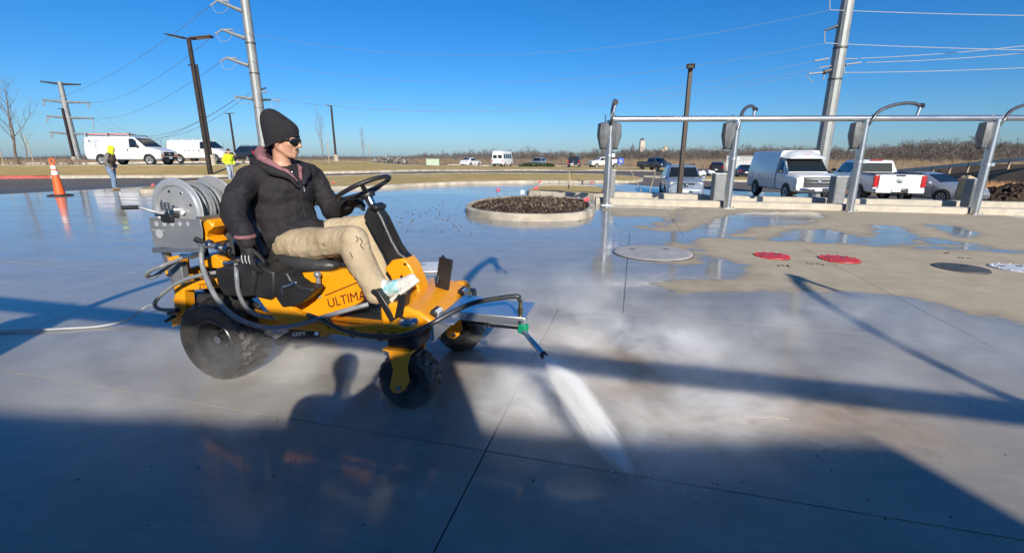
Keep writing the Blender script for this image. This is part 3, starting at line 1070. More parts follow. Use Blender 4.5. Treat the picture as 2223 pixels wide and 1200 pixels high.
t = at(1499, 148, 20.6)
lamp_post('single bronze lamp post rising in front of the silver blue crossover', (at(1474, 424, 20.6).x, 20.6), t.z, .19, [(R(250), .65, R(2))])

M_pyl = mat('weathered_steel', (.3, .31, .3), .55, .5, var=.12, scale=1)
M_arm = mat('dark_steel', (.1, .1, .1), .5, .6, var=.15)
M_ins = mat('insulator', (.3, .3, .31), .4, var=.15)
def pylon(label, base, Y, ztop, r0, r1, arms, links, hoops=()):
    b = at(base[0], base[1], Y)
    z = ground_z(b.x, Y)
    rt = thing('transmission_pole', label, 'power pole', (b.x, Y, z))
    H = ztop - z
    MB().tube([(0, 0, -.5), (0, 0, H * .5), (0, 0, H)], [r0, (r0 + r1) / 2, r1], 12).build('pole', M_pyl, rt, ang=.4)
    for hz in hoops:
        q = at(hz[0], hz[1], Y)
        MB().cyl((0, 0, q.z - z - .08), (0, 0, q.z - z + .08), r0 * .92, n=14).build('flange', M_arm, rt)
    for (u0, v0, u1, v1, th, mt_) in arms:
        a, c = at(u0, v0, Y) - V((b.x, Y, z)), at(u1, v1, Y) - V((b.x, Y, z))
        MB().tube([a, a.lerp(c, .5), c], [th * 1.5, th * 1.15, th * .8], 8).build('cross_arm', mt_, rt)
    for (pts, th) in links:
        q = [at(u, v, Y) - V((b.x, Y, z)) for u, v in pts]
        MB().tube(curve(q, 4) if len(q) > 2 else q, th, 6).build('insulator', M_ins, rt)
    return rt
pylon('tall grey steel pole rising behind the rider\'s beanie', (577, 346), 60, 32, .62, .4,
      [(526, 25, 472, 2, .16, M_pyl), (533, 84, 482, 65, .16, M_pyl), (540, 143, 491, 126, .16, M_pyl), (549, 215, 512, 210, .14, M_pyl), (549, 217, 588, 217, .14, M_arm), (549, 200, 578, 191, .1, M_arm)],
      [([(472, 2), (457, 13)], .1), ([(472, 2), (497, 4)], .1), ([(460, 11), (467, 26), (478, 29), (492, 22), (497, 5)], .03),
       ([(482, 65), (468, 74)], .1), ([(482, 65), (505, 65)], .1), ([(470, 73), (477, 88), (488, 91), (500, 84), (505, 66)], .03),
       ([(491, 126), (478, 135)], .1), ([(491, 126), (514, 127)], .1), ([(480, 134), (486, 149), (497, 152), (509, 145), (514, 128)], .03),
       ([(512, 210), (510, 216)], .1), ([(562, 200), (580, 200)], .1), ([(592, 218), (608, 219)], .1), ([(588, 218), (590, 230), (600, 234), (608, 222)], .03), ([(515, 212), (522, 224), (535, 226), (548, 220)], .03)],
      ((533, 95), (548, 160), (560, 235)))
pylon('grey steel pole with dark arms rising behind the white utility van', (1784, 345), 45, 27, .62, .42,
      [(1818, 57, 1790, 67, .09, M_arm), (1788, 158, 1836, 141, .14, M_arm), (1815, 121, 1833, 107, .1, M_arm), (1822, -20, 1801, -12, .09, M_arm)],
      [([(1790, 67), (1790, 93)], .05), ([(1801, -12), (1801, 22)], .05), ([(1832, 141), (1870, 136)], .07), ([(1768, 133), (1800, 127)], .07), ([(1825, 129), (1862, 128)], .05), ([(1755, 161), (1790, 157)], .07), ([(1750, 162), (1757, 173), (1766, 178)], .03), ([(1833, 142), (1832, 160)], .05), ([(1790, 158), (1787, 174)], .05), ([(1778, 148), (1810, 142)], .05)],
      ((1817, 105), (1808, 173)))
pylon('distant grey steel pole with eight short arms left of the ladder van', (170, 352), 130, at(131, 178, 130).z, .95, .55,
      [(131, 183, 88, 177, .22, M_arm), (131, 183, 175, 184, .22, M_arm), (138, 222, 93, 217, .24, M_pyl), (138, 222, 194, 223, .24, M_pyl), (147, 256, 101, 252, .24, M_pyl), (147, 256, 203, 257, .24, M_pyl), (154, 291, 109, 287, .24, M_pyl), (154, 291, 180, 291, .24, M_pyl)],
      [([(93, 217), (95, 230), (99, 219)], .1), ([(190, 223), (192, 236), (196, 224)], .1), ([(101, 252), (102, 265), (108, 254)], .1), ([(198, 257), (203, 270), (203, 285), (206, 300)], .09), ([(109, 287), (111, 300), (116, 289)], .1)])
M_wire = mat('sunlit_cable', (.5, .52, .55), .5, .3, var=0)  # lighter copy for the right-hand cables, sunlight put into their colour
M_wired = mat('dark_cable', (.24, .26, .29), .6, .2, var=0)
def wire(label, p, Y0, q, Y1, sag, rad=.03, mt_=None):
    a, c = at(*p, Y0), at(*q, Y1)
    pts = []
    for k in range(25):
        t = k / 24
        d = a.lerp(c, t)
        d.z -= sag * 4 * t * (1 - t)
        pts.append(d)
    o = MB().tube([x - a for x in pts], rad, 5).build('power_line', mt_ or M_wire, loc=a)
    return tag(o, label, 'power line', 'overhead power lines')
for i, (p, q, s_, lab) in enumerate((
        ((457, 13), (93, 217), 2.0, 'top cable sloping down left from the pole behind the rider'),
        ((468, 74), (194, 223), 2.0, 'second cable down, sloping left from the pole behind the rider'),
        ((478, 135), (203, 257), 2.0, 'third cable down, sloping left from the pole behind the rider'),
        ((545, 200), (194, 224), 7.0, 'slack cable crossing behind the two lamp posts to the far left pylon'),
        ((510, 216), (203, 258), 4.5, 'lower slack cable crossing behind the two lamp posts'),
        ((510, 217), (176, 291), 4.0, 'lowest cable reaching the far left pylon behind the ladder van'))):
    wire(lab, p, 60, q, 130, s_, .026, M_wired)
for p, q, s_, lab in (((505, 65), (1801, 22), 3.2, 'highest cable crossing the sky between the two tall poles'), ((514, 127), (1790, 94), 3.0, 'second cable crossing the sky between the two tall poles'),
                      ((580, 200), (1768, 133), 2.6, 'upper of three low cables in the sky right of the beanie'), ((608, 219), (1778, 148), 2.2, 'middle of three low cables in the sky right of the beanie'), ((592, 212), (1752, 162), 2.4, 'lowest of three low cables in the sky right of the beanie')):
    wire(lab, p, 60, q, 45, s_, .014, M_wired)
for p, q, s_, lab in (((1801, 22), (2400, 36), .1, 'top bright cable running right from the right hand pole'), ((1790, 94), (2400, 112), .1, 'second bright cable running right from the right hand pole'),
                      ((1868, 127), (2400, 78), .25, 'bright cable rising to the right above the vacuum gantry'), ((1880, 136), (2400, 96), .25, 'thick bright cable rising right from the dark cross arm'), ((1833, 158), (2400, 138), .15, 'lowest bright cable leaving the right hand pole')):
    wire(lab, p, 45, q, 40, s_, .032)

# ================================================================== VACUUM GANTRY
M_galvb = mat('bright_galvanised_pipe', (.52, .53, .54), .25, .85, var=.05, scale=2)
M_boom = mat('dark_boom', (.14, .14, .145), .35, .6, var=.15)
def gantry(label, posts, yaw, zb, booms, cans, parent_ground=g, rb=.086, rp=.112, ext=(.0, 3.5)):
    o0 = posts[0]
    z0 = parent_ground(*o0)
    r = thing('vacuum_gantry', label, 'pipe gantry', (o0[0], o0[1], z0))
    L = lambda p, z: V((p[0] - o0[0], p[1] - o0[1], z - z0))
    d = (V(posts[-1]) - V(posts[0])).normalized()
    a, c = V(posts[0]) - d * ext[0], V(posts[-1]) + d * ext[1]
    n = 8
    MB().tube([L(a.lerp(c, k / n), zb) for k in range(n + 1)], rb, 18).build('beam', M_galvb, r)
    for i, p in enumerate(posts):
        pz = parent_ground(*p)
        po = MB().tube([L(p, pz - .02), L(p, (pz + zb) / 2), L(p, zb - rb * .4)], rp, 20).build('post', M_galvb, r)
        fl = MB().box(L(p, pz + .012), (.36, .36, .024))
        fl.build('base_plate', M_galv, po)
        for sx in (-1, 1):
            for sy in (-1, 1):
                MB().cyl(L((p[0] + sx * .14, p[1] + sy * .14), pz + .02), L((p[0] + sx * .14, p[1] + sy * .14), pz + .075), .014, n=8).build('anchor_bolt', M_steel, po)
        MB().cyl(L(p, pz + 1.5), L(p, pz + 1.58), rp + .014, n=20).build('clamp', M_galv, po)
        MB().box(L((p[0] + .13, p[1] - .05), pz + 1.54), (.1, .08, .1)).build('hose_holder', M_galv, po)
        for s_ in (-.16, .16):
            MB().cyl(L(V(p) + d * s_, zb - rb - .01), L(V(p) + d * s_, zb + rb + .035), .022, n=8).build('saddle_bolt', M_steel, r)
        # swivel boom
        bl, by = booms[i]
        if bl:
            f = V((math.cos(by), math.sin(by)))
            pts = [L(p, zb - .32) + V((f.x * -.02, f.y * -.14, 0)), L(p, zb - .05) + V((f.x * .1, f.y * .1 - .12, 0))]
            for t, hz in ((.18, .2), (.4, .36), (.65, .44), (.85, .44), (1., .38)):
                pts.append(L(V(p) + f * bl * t, zb + hz) + V((0, -.1 * (1 - t), 0)))
            bo = MB().tube(curve(pts, 5), .05, 12).build('boom', M_boom, r)
            e = pts[-1]
            MB().cyl(e - V((f.x, f.y, 0)) * .03, e + V((f.x, f.y, 0)) * .08, .072, n=14).build('end_cap', M_blkm, bo)
            MB().tube([e + V((0, 0, -.02)), e + V((-.02, 0, -.14)), e + V((-.05, 0, -.28))], [.05, .045, .04], 10).build('hose_cuff', M_galv, bo)
            for s_ in (-.05, .05):
                MB().tube([e + V((-.05, 0, -.26)), e + V((-.06 + s_, 0, -.33)), e + V((-.06 + s_ * .9, 0, -.42))], .016, 8).build('wand_fork', M_galv, bo)
        for (ox, oy) in cans[i]:
            q = V((p[0] + ox, p[1] + oy))
            cn = MB().lathe([(.06, zb - .1 - z0), (.18, zb - .14 - z0), (.2, zb - .5 - z0), (.12, zb - .8 - z0), (.1, zb - .86 - z0)], L(q, z0), (0, 0, 1), 8).build('separator_canister', M_plate_l, r, ang=.35)
            MB().lathe([(.085, 0), (.12, -.03), (.12, -.05), (.02, -.05)], L(q, zb - .85), (0, 0, 1), 14).build('drain_lip', M_blk, cn)
            MB().bar(L(p, zb - .35), L(q, zb - .35), .05, .05).build('bracket', M_galv, cn)
    return r
M_plate_l = mat('dull_zinc_sheet', (.2, .205, .205), .5, .5, var=.15, scale=6)
FP = [(3.05 + 3.86 * i, 14.93 - .13 * i) for i in range(5)]
gantry('long galvanised pipe gantry with swivel booms over the vacuum bays', FP[:4] + [FP[4]], 0, 2.62,
       [(1.0, R(265)), (1.6, R(47)), (1.72, R(6)), (2.0, R(15)), (0, 0)], [[(-.2, 0), (.17, .02)], [(-.24, .0)], [(-.26, -.02)], [(-.3, -.02)], [(-.3, 0)]], ext=(.0, 2.))
def vac_bin(label, x, y, yaw=0.):
    z = g(x, y)
    r = thing('litter_bin', label, 'bin', (x, y, z), yaw, 'grey sheet metal bins along the vacuum bays')
    MB().box((0, 0, .56), (.4, .38, .98)).build('bin_body', M_plate_l, r, bevel=.01)
    MB().box((0, -.203, .5), (.33, .008, .8)).build('bin_door', M_plate_l, r)
    MB().box((0, 0, 1.065), (.43, .42, .03)).build('lid', M_galv, r)
    for s_ in (-1, 1):
        MB().box((s_ * .18, 0, .035), (.06, .3, .07)).build('foot', M_galv, r)
for (u, v, Yq, lab) in ((1321, 424, 17.9, 'dark grey metal bin behind the first vacuum post'), (1556, 430, 17.6, 'grey metal bin behind the second vacuum post'), (1813, 436, 17.4, 'grey metal bin catching glare left of the third vacuum post'), (2106, 442, 17.1, 'dull zinc bin with brown sack behind it near the right edge')):
    q = at(u, v, Yq)
    vac_bin(lab, q.x, Yq, R(-4))
# blue box on a bracket at the first post
o = thing('vacuum_switch_box', 'bright blue box on a short bracket at the first vacuum post', 'switch box', (FP[0][0], FP[0][1], 1.38))
MB().bar((.1, 0, 0), (.3, 0, 0), .06, .06).build('bracket', M_galv, o)
MB().box((.37, 0, -.02), (.18, .16, .2)).build('box', mat('blue_enamel', (.01, .08, .5), .35, var=.1), o, bevel=.015)
MB().box((.37, -.082, -.02), (.1, .006, .1)).build('cover_plate', M_plate, o)

# gantry, car wash and photographer behind the camera: they throw the long shadows
BP = [(4.75, -2.9), (.95, -1.95), (-2.85, -1.0), (-6.6, -.05)]
gantry('pipe gantry with forward booms standing behind the photographer', BP, 0, 2.66,
       [(2.6, R(73)), (2.6, R(78)), (2.5, R(70)), (0, 0)], [[(.26, 0)], [(-.26, 0)], [(-.26, 0)], []], ext=(9., .3))
# ================================================================== VEHICLES
class Shell:
    """body lofted through stations (x, zbottom, zbelt, ztop, wbottom, wbelt, wtop)"""
    def __init__(s, st):
        s.st = sorted(st)
    def prof(s, q):
        x, zb, zs, zt, wb, ws, wt = q
        return [(0, zb), (wb * .9, zb), (wb, zb + .07), (max(wb, ws) * 1.012, zb * .45 + zs * .55), (ws, zs), (wt + (ws - wt) * .12, zt - min(.07, (zt - zs) * .3)), (wt - .05, zt), (wt * .5, zt + .014), (0, zt + .02)]
    def at(s, x):
        st = s.st
        if x <= st[0][0]:
            return st[0]
        for a, b in zip(st, st[1:]):
            if x <= b[0]:
                t = (x - a[0]) / (b[0] - a[0])
                return tuple(i + (j - i) * t for i, j in zip(a, b))
        return st[-1]
    def y(s, x, z):
        p = s.prof(s.at(x))
        for a, b in zip(p[2:], p[3:]):
            if a[1] <= z <= b[1] and b[1] > a[1]:
                return a[0] + (b[0] - a[0]) * (z - a[1]) / (b[1] - a[1])
        return p[2][0]
    def mb(s):
        m = MB()
        vs_, fs = [], []
        n = 0
        rings = []
        for q in s.st:
            p = s.prof(q)
            ring = [(q[0], y, z) for y, z in p] + [(q[0], -y, z) for y, z in p[-2:0:-1]]
            n = len(ring)
            rings += ring
        for i in range(len(s.st) - 1):
            for k in range(n):
                fs.append((i * n + k, i * n + (k + 1) % n, (i + 1) * n + (k + 1) % n, (i + 1) * n + k))
        fs += [tuple(range(n)), tuple((len(s.st) - 1) * n + k for k in range(n))[::-1]]
        return m.add(rings, fs)
    def side(s, pts, sgn, off=.018, th=.01):
        """panel lying on the flank; pts (x, z)"""
        bm = tri_fill(pts, .16)
        idx = {v: k for k, v in enumerate(bm.verts)}
        P = [(v.co.x, v.co.y) for v in bm.verts]
        F = [tuple(idx[v] for v in f.verts) for f in bm.faces]
        B = [(idx[e.verts[0]], idx[e.verts[1]]) for e in bm.edges if len(e.link_faces) == 1]
        bm.free()
        n = len(P)
        a = [V((x, sgn * (s.y(x, z) + off), z)) for x, z in P]
        b = [V((x, sgn * (s.y(x, z) - th), z)) for x, z in P]
        return MB().add(a + b, F + [tuple(k + n for k in f[::-1]) for f in F] + [(p, q, q + n, p + n) for p, q in B])
def plate3(pts, th=.012):
    P = [V(p) for p in pts]
    nrm = (P[1] - P[0]).cross(P[2] - P[0]).normalized() * th
    n = len(P)
    return MB().add([p - nrm for p in P] + [p + nrm for p in P], [tuple(range(n)), tuple(range(n, 2 * n))[::-1]] + [(k, (k + 1) % n, n + (k + 1) % n, n + k) for k in range(n)])
WHEEL = {}
M_srim = mat('silver_wheel', (.58, .58, .57), .4, .25, var=.1)
def wheel(parent, x, y, rad, wid, rim=None, side=1):
    key = (rad, wid, rim)
    if key not in WHEEL:
        p = [(rad * .62, -wid / 2 * .9), (rad * .9, -wid / 2), (rad * .985, -wid / 2 * .8), (rad, -wid / 4), (rad, wid / 4), (rad * .985, wid / 2 * .8), (rad * .9, wid / 2), (rad * .62, wid / 2 * .9)]
        ty = MB().lathe(p, axis=(0, 1, 0), n=28, closed=True).mesh('tyre', M_rub)
        rm = MB().lathe([(.01, wid * .28), (rad * .16, wid * .32), (rad * .2, wid * .22), (rad * .5, wid * .2), (rad * .56, wid * .42), (rad * .64, wid * .44), (rad * .64, -wid * .4), (.01, -wid * .4)], axis=(0, 1, 0), n=24)
        me = rm.mesh('rim', rim or M_srim)
        sp = MB()
        for k in range(6):
            a = k * math.pi / 3
            sp.bar((math.cos(a) * rad * .15, wid * .33, math.sin(a) * rad * .15), (math.cos(a) * rad * .56, wid * .4, math.sin(a) * rad * .56), .05, .03, (0, 1, 0))
        WHEEL[key] = (ty, me, sp.mesh('spokes', rim or M_srim))
    ty, me, sp = WHEEL[key]
    h = bpy.data.objects.new('wheel', ty)
    COL.objects.link(h)
    h.parent = parent
    h.location = (x, y, rad)
    h.rotation_euler = (0, 0, 0 if side > 0 else math.pi)
    link('rim', me, h)
    link('spokes', sp, h)
    return h
def paint(name, col, metal=0., rough=.3):
    return mat(name, col, rough, metal, var=.05, scale=2, coat=.6, bump=.0)
def arch(sh, x, r, sgn, zc):
    pts = []
    for k in range(13):
        a = math.pi * (k / 12 * 1.16 - .08)
        pts.append((x + math.cos(a) * r, max(zc * .75, zc + math.sin(a) * r)))
    return sh.side(pts, sgn, .02, .03)
def finish_car(r, sh, wx, wr, ww, track, rim=None, well=None):
    for x in wx:
        for s_ in (1, -1):
            arch(sh, x, wr * 1.17, s_, wr).build('wheel_arch', M_blk, r)
            wheel(r, x, s_ * (sh.y(x, wr * 1.3) - ww / 2 + .045), wr, ww, rim, s_)
def mirror(r, x, y, z, mt_):
    for s_ in (1, -1):
        m = MB().box((x, s_ * (y + .12), z), (.12, .2, .14)).build('wing_mirror', mt_, r, bevel=.03)
        MB().box((x - .064, s_ * (y + .12), z), (.008, .16, .1)).build('mirror_glass', M_glass, m)
def front_end(r, xf, w_, zg0, zg1, gw, lampz, lampw, lmat, grille_bars=3, badge=True, plate=True, bump_z=.5, bm=None, xl=None):
    gr = MB().box((xf, 0, (zg0 + zg1) / 2), (.05, gw, zg1 - zg0)).build('grille', M_blk, r, bevel=.01)
    for k in range(grille_bars):
        z = zg0 + (zg1 - zg0) * (k + .5) / grille_bars
        MB().box((xf + .03, 0, z), (.02, gw * .94, (zg1 - zg0) / grille_bars * .42)).build('grille_bar', M_chrome, gr)
    if badge:
        MB().lathe([(.02, .0), (.09, .0), (.09, .03), (.02, .035)], (xf + .03, 0, (zg0 + zg1) / 2), (1, 0, 0), 16).build('badge', M_chrome, gr)
    for s_ in (1, -1):
        MB().box((xl or xf - .06, s_ * (gw / 2 + lampw / 2 + .03), lampz), (.1, lampw, (zg1 - zg0) * .8), Euler((0, 0, -s_ * .25)).to_matrix()).build('headlight', lmat, r, bevel=.03)
    b = MB().box((xf + .0, 0, bump_z), (.16, w_ * 1.7, .2)).build('bumper', bm or M_blk, r, bevel=.04)
    MB().box((xf + .085, 0, bump_z - .02), (.01, gw * .8, .07)).build('air_intake', M_blkm, b)
    if plate:
        MB().box((xf + .092, 0, bump_z + .02), (.01, .3, .15)).build('licence_plate', M_white, b)
def handles(r, sh, xs, z, mt_):
    for x in xs:
        for s_ in (1, -1):
            y = sh.y(x, z)
            MB().box((x, s_ * (y + .02), z), (.16, .03, .035)).build('door_handle', mt_, r, bevel=.008)
def seams(r, sh, xs, z0, z1):
    for x in xs:
        for s_ in (1, -1):
            sh.side([(x - .006, z0), (x + .006, z0), (x + .006, (z0 + z1) / 2), (x + .006, z1), (x - .006, z1), (x - .006, (z0 + z1) / 2)], s_, .01, .01).build('door_seam', M_blk, r)
def rear_end(r, xr, w_, z, tw, th, zb, plate=True, bm=None):
    for s_ in (1, -1):
        MB().box((xr + .03, s_ * (w_ - tw / 2), z), (.12, tw, th)).build('tail_light', M_tail, r, bevel=.02)
    b = MB().box((xr + .02, 0, zb), (.16, w_ * 1.9, .2)).build('rear_bumper', bm or M_blk, r, bevel=.04)
    if plate:
        MB().box((xr - .07, 0, zb + .2), (.02, .32, .15)).build('licence_plate', M_white, r)

def make_suv(name, label, loc, yaw, pm, cat='SUV', rails=True, lmat=None, group=None, sc_=1.):
    r = thing(name, label, cat, loc, yaw, group)
    r.scale = (sc_,) * 3
    sh = Shell([(-2.28, .36, .95, 1.0, .76, .8, .74), (-2.2, .3, 1.0, 1.12, .84, .87, .8), (-1.9, .26, 1.03, 1.6, .89, .9, .66), (-1.2, .25, 1.02, 1.67, .9, .905, .66), (.2, .25, 1.0, 1.67, .9, .905, .66), (.55, .25, .99, 1.6, .9, .905, .68), (1.2, .25, .98, 1.07, .9, .895, .78), (1.85, .25, .92, 1.0, .895, .87, .76), (2.15, .28, .80, .88, .86, .82, .72), (2.28, .34, .66, .74, .78, .74, .66)])
    sh.mb().build('body', pm, r, ang=.5)
    plate3([(1.17, .74, 1.10), (1.17, -.74, 1.10), (.6, -.61, 1.575), (.6, .61, 1.575)], .012).build('windscreen', M_glass, r)
    plate3([(-2.14, .7, 1.2), (-2.14, -.7, 1.2), (-1.95, -.6, 1.55), (-1.95, .6, 1.55)], .012).build('rear_window', M_glass, r)
    for s_ in (1, -1):
        sh.side([(.95, 1.04), (.12, 1.04), (.12, 1.55), (.4, 1.55), (.62, 1.42)], s_).build('window', M_glass, r)
        sh.side([(.04, 1.04), (-.9, 1.06), (-.95, 1.55), (.04, 1.55)], s_).build('window', M_glass, r)
        sh.side([(-1.02, 1.08), (-1.7, 1.16), (-1.6, 1.5), (-1.05, 1.53)], s_).build('window', M_glass, r)
        if rails:
            MB().tube([(-1.5, s_ * .58, 1.68), (-1.3, s_ * .58, 1.74), (.1, s_ * .58, 1.74), (.3, s_ * .58, 1.67)], .022, 8).build('roof_rail', M_blk, r)
    front_end(r, 2.24, .86, .62, .86, .8, .8, .34, lmat or M_lamp, 2, bump_z=.46, bm=pm, xl=2.12)
    rear_end(r, -2.28, .86, 1.0, .16, .34, .5, bm=pm)
    mirror(r, .85, .86, 1.08, pm)
    handles(r, sh, (-.1, -1.0), .92, pm)
    seams(r, sh, (.09, -.97, 1.05), .35, 1.0)
    finish_car(r, sh, (1.38, -1.32), .35, .23, .79)
    return r
def make_sedan(name, label, loc, yaw, pm, cat='car', group=None, sc_=1.):
    r = thing(name, label, cat, loc, yaw, group)
    r.scale = (sc_,) * 3
    sh = Shell([(-2.35, .38, .78, .86, .72, .76, .66), (-2.2, .28, .9, 1.0, .82, .84, .7), (-1.75, .24, .94, 1.08, .88, .88, .68), (-.95, .22, .93, 1.40, .9, .9, .56), (-.1, .22, .92, 1.45, .9, .9, .57), (.35, .22, .91, 1.38, .9, .9, .59), (1.15, .22, .9, .98, .9, .88, .74), (1.8, .22, .82, .9, .89, .85, .7), (2.2, .26, .68, .74, .82, .78, .66), (2.34, .32, .56, .6, .7, .66, .58)])
    sh.mb().build('body', pm, r, ang=.5)
    plate3([(1.1, .7, 1.01), (1.1, -.7, 1.01), (.4, -.54, 1.36), (.4, .54, 1.36)], .014).build('windscreen', M_glass, r)
    plate3([(-1.68, .64, 1.12), (-1.68, -.64, 1.12), (-1.0, -.52, 1.39), (-1.0, .52, 1.39)], .014).build('rear_window', M_glass, r)
    for s_ in (1, -1):
        sh.side([(.9, .95), (.02, .95), (.02, 1.36), (.3, 1.34)], s_).build('window', M_glass, r)
        sh.side([(-.05, .95), (-1.25, .97), (-.85, 1.33), (-.05, 1.37)], s_).build('window', M_glass, r)
    front_end(r, 2.26, .8, .5, .68, .7, .68, .36, M_lamp, 2, bump_z=.4, bm=pm, xl=2.12)
    rear_end(r, -2.32, .8, .84, .34, .14, .46, bm=pm)
    mirror(r, .8, .84, .98, pm)
    handles(r, sh, (-.15, -1.1), .82, pm)
    seams(r, sh, (0, .98, -1.0), .32, .9)
    finish_car(r, sh, (1.4, -1.38), .33, .22, .78)
    return r
def make_van(name, label, loc, yaw, pm, letters=True, ladder=True, side_boxes=False, group=None):
    r = thing(name, label, 'van', loc, yaw, group)
    sh = Shell([(-2.85, .5, 1.2, 1.9, .86, .93, .74), (-2.78, .42, 1.25, 2.04, .93, .98, .8), (-2.4, .4, 1.25, 2.1, .98, 1.0, .84), (.6, .4, 1.22, 2.1, .98, 1.0, .84), (.95, .4, 1.2, 2.03, .98, 1.0, .85), (1.75, .4, 1.18, 1.32, .98, .99, .88), (2.35, .4, 1.05, 1.18, .97, .95, .84), (2.72, .42, .98, 1.06, .95, .92, .8), (2.8, .5, .9, .96, .9, .88, .76)])
    sh.mb().build('body', pm, r, ang=.5)
    plate3([(1.72, .84, 1.36), (1.72, -.84, 1.36), (1.0, -.77, 1.99), (1.0, .77, 1.99)], .012).build('windscreen', M_glass, r)
    for s_ in (1, -1):
        sh.side([(1.56, 1.3), (.62, 1.3), (.6, 1.94), (.92, 1.94), (1.2, 1.72)], s_).build('window', M_glass, r)
        sh.side([(-2.84, 1.25), (-2.78, 1.25), (-2.76, 1.92), (-2.81, 1.9)], s_).build('tail_light', M_tail, r)
        for k in range(2):
            MB().box((-2.86, s_ * .4, 1.55), (.02, .55, .6)).build('rear_window', M_glass, r) if k == 0 else None
    front_end(r, 2.78, .9, .66, .98, 1.1, .84, .34, M_lamp, 0, bump_z=.52, bm=M_blk, xl=2.7)
    for s_ in (1, -1):
        MB().box((2.78, s_ * .72, .72), (.08, .34, .1)).build('indicator', M_amber, r)
    MB().box((-2.86, 0, .5), (.16, 1.8, .16)).build('rear_bumper', M_blk, r, bevel=.03)
    mirror(r, 1.3, .98, 1.38, M_blk)
    for x in (.45, -.55):
        for s_ in (1, -1):
            MB().box((x, s_ * (sh.y(x, 1.12) + .02), 1.12), (.06, .04, .17)).build('door_handle', M_blk, r, bevel=.01)
    seams(r, sh, (.54, 1.6, -.66, -1.9), .46, 1.9)
    finish_car(r, sh, (1.95, -1.62), .39, .25, .86, M_srim)
    if letters:
        bl = mat('sign_blue', (.06, .12, .35), .5, var=.1)
        rd = mat('sign_red', (.6, .15, .12), .5, var=.1)
        for s_ in (-1,):
            MB().lathe([(.01, 0), (.07, 0), (.07, .006), (.01, .006)], (-2.3, s_ * 1.0, 1.78), (0, s_, 0), 14).build('sign_emblem', bl, r)
            for row, (z, n, h_, mt_) in enumerate(((1.75, 9, .09, bl), (1.62, 14, .05, bl), (1.47, 11, .07, bl), (1.3, 1, .035, rd))):
                x = -2.18 if row == 0 else -2.42
                for k in range(n):
                    ww = (.85 if n == 1 else random.uniform(.35, .8) * .72 / n)
                    yy = sh.y(x + ww / 2, z)
                    MB().box((x + ww / 2, s_ * (yy + .004), z), (ww, .006, h_)).build('sign_letter', mt_, r)
                    x += ww if n == 1 else .8 / n
    if ladder:
        pk = mat('faded_red_fibreglass', (.5, .2, .18), .6, var=.15)
        lr = thing('ladder', 'faded red extension ladder lying on the roof rack of the white van', 'ladder', loc, yaw)
        for y in (-.75, -.35):
            MB().bar((-2.75, y, 2.27), (.55, y, 2.27), .03, .09).build('side_rail', pk, lr)
        for k in range(11):
            x = -2.6 + k * .3
            MB().cyl((x, -.75, 2.27), (x, -.35, 2.27), .017, n=8).build('rung', M_galv, lr)
        for x in (-2.5, -.9, .7):
            rk = MB()
            rk.bar((x, -.86, 2.2), (x, .86, 2.2), .04, .04)
            for s_ in (-1, 1):
                rk.bar((x, s_ * .84, 2.06), (x, s_ * .84, 2.34 if s_ < 0 else 2.2), .04, .04)
            rk.build('roof_rack', M_blkm, r)
        MB().bar((.7, -.8, 2.28), (1.2, -.6, 2.15), .05, .04).build('roof_rack', M_blkm, r)
    else:
        for x in (-2.3, -1.2, -.1, .8):
            rk = MB()
            rk.bar((x, -.82, 2.2), (x, .82, 2.2), .05, .04)
            for s_ in (-1, 1):
                rk.bar((x, s_ * .8, 2.06), (x, s_ * .8, 2.26), .05, .05)
            rk.build('roof_rack', M_white, r)
    if side_boxes:
        for k, (x0, x1) in enumerate(((-2.5, -1.9), (-1.3, -.5), (-.45, .4))):
            for s_ in (-1, 1):
                pn = sh.side([(x0, .62), (x1, .62), (x1, 1.1), (x1, 1.5), (x0, 1.5), (x0, 1.1)], s_, .02, .01).build('cabinet_door', pm, r)
                MB().box(((x0 + x1) / 2, s_ * 1.03, 1.1), (.09, .02, .09)).build('latch', M_blkm, pn)
    return r
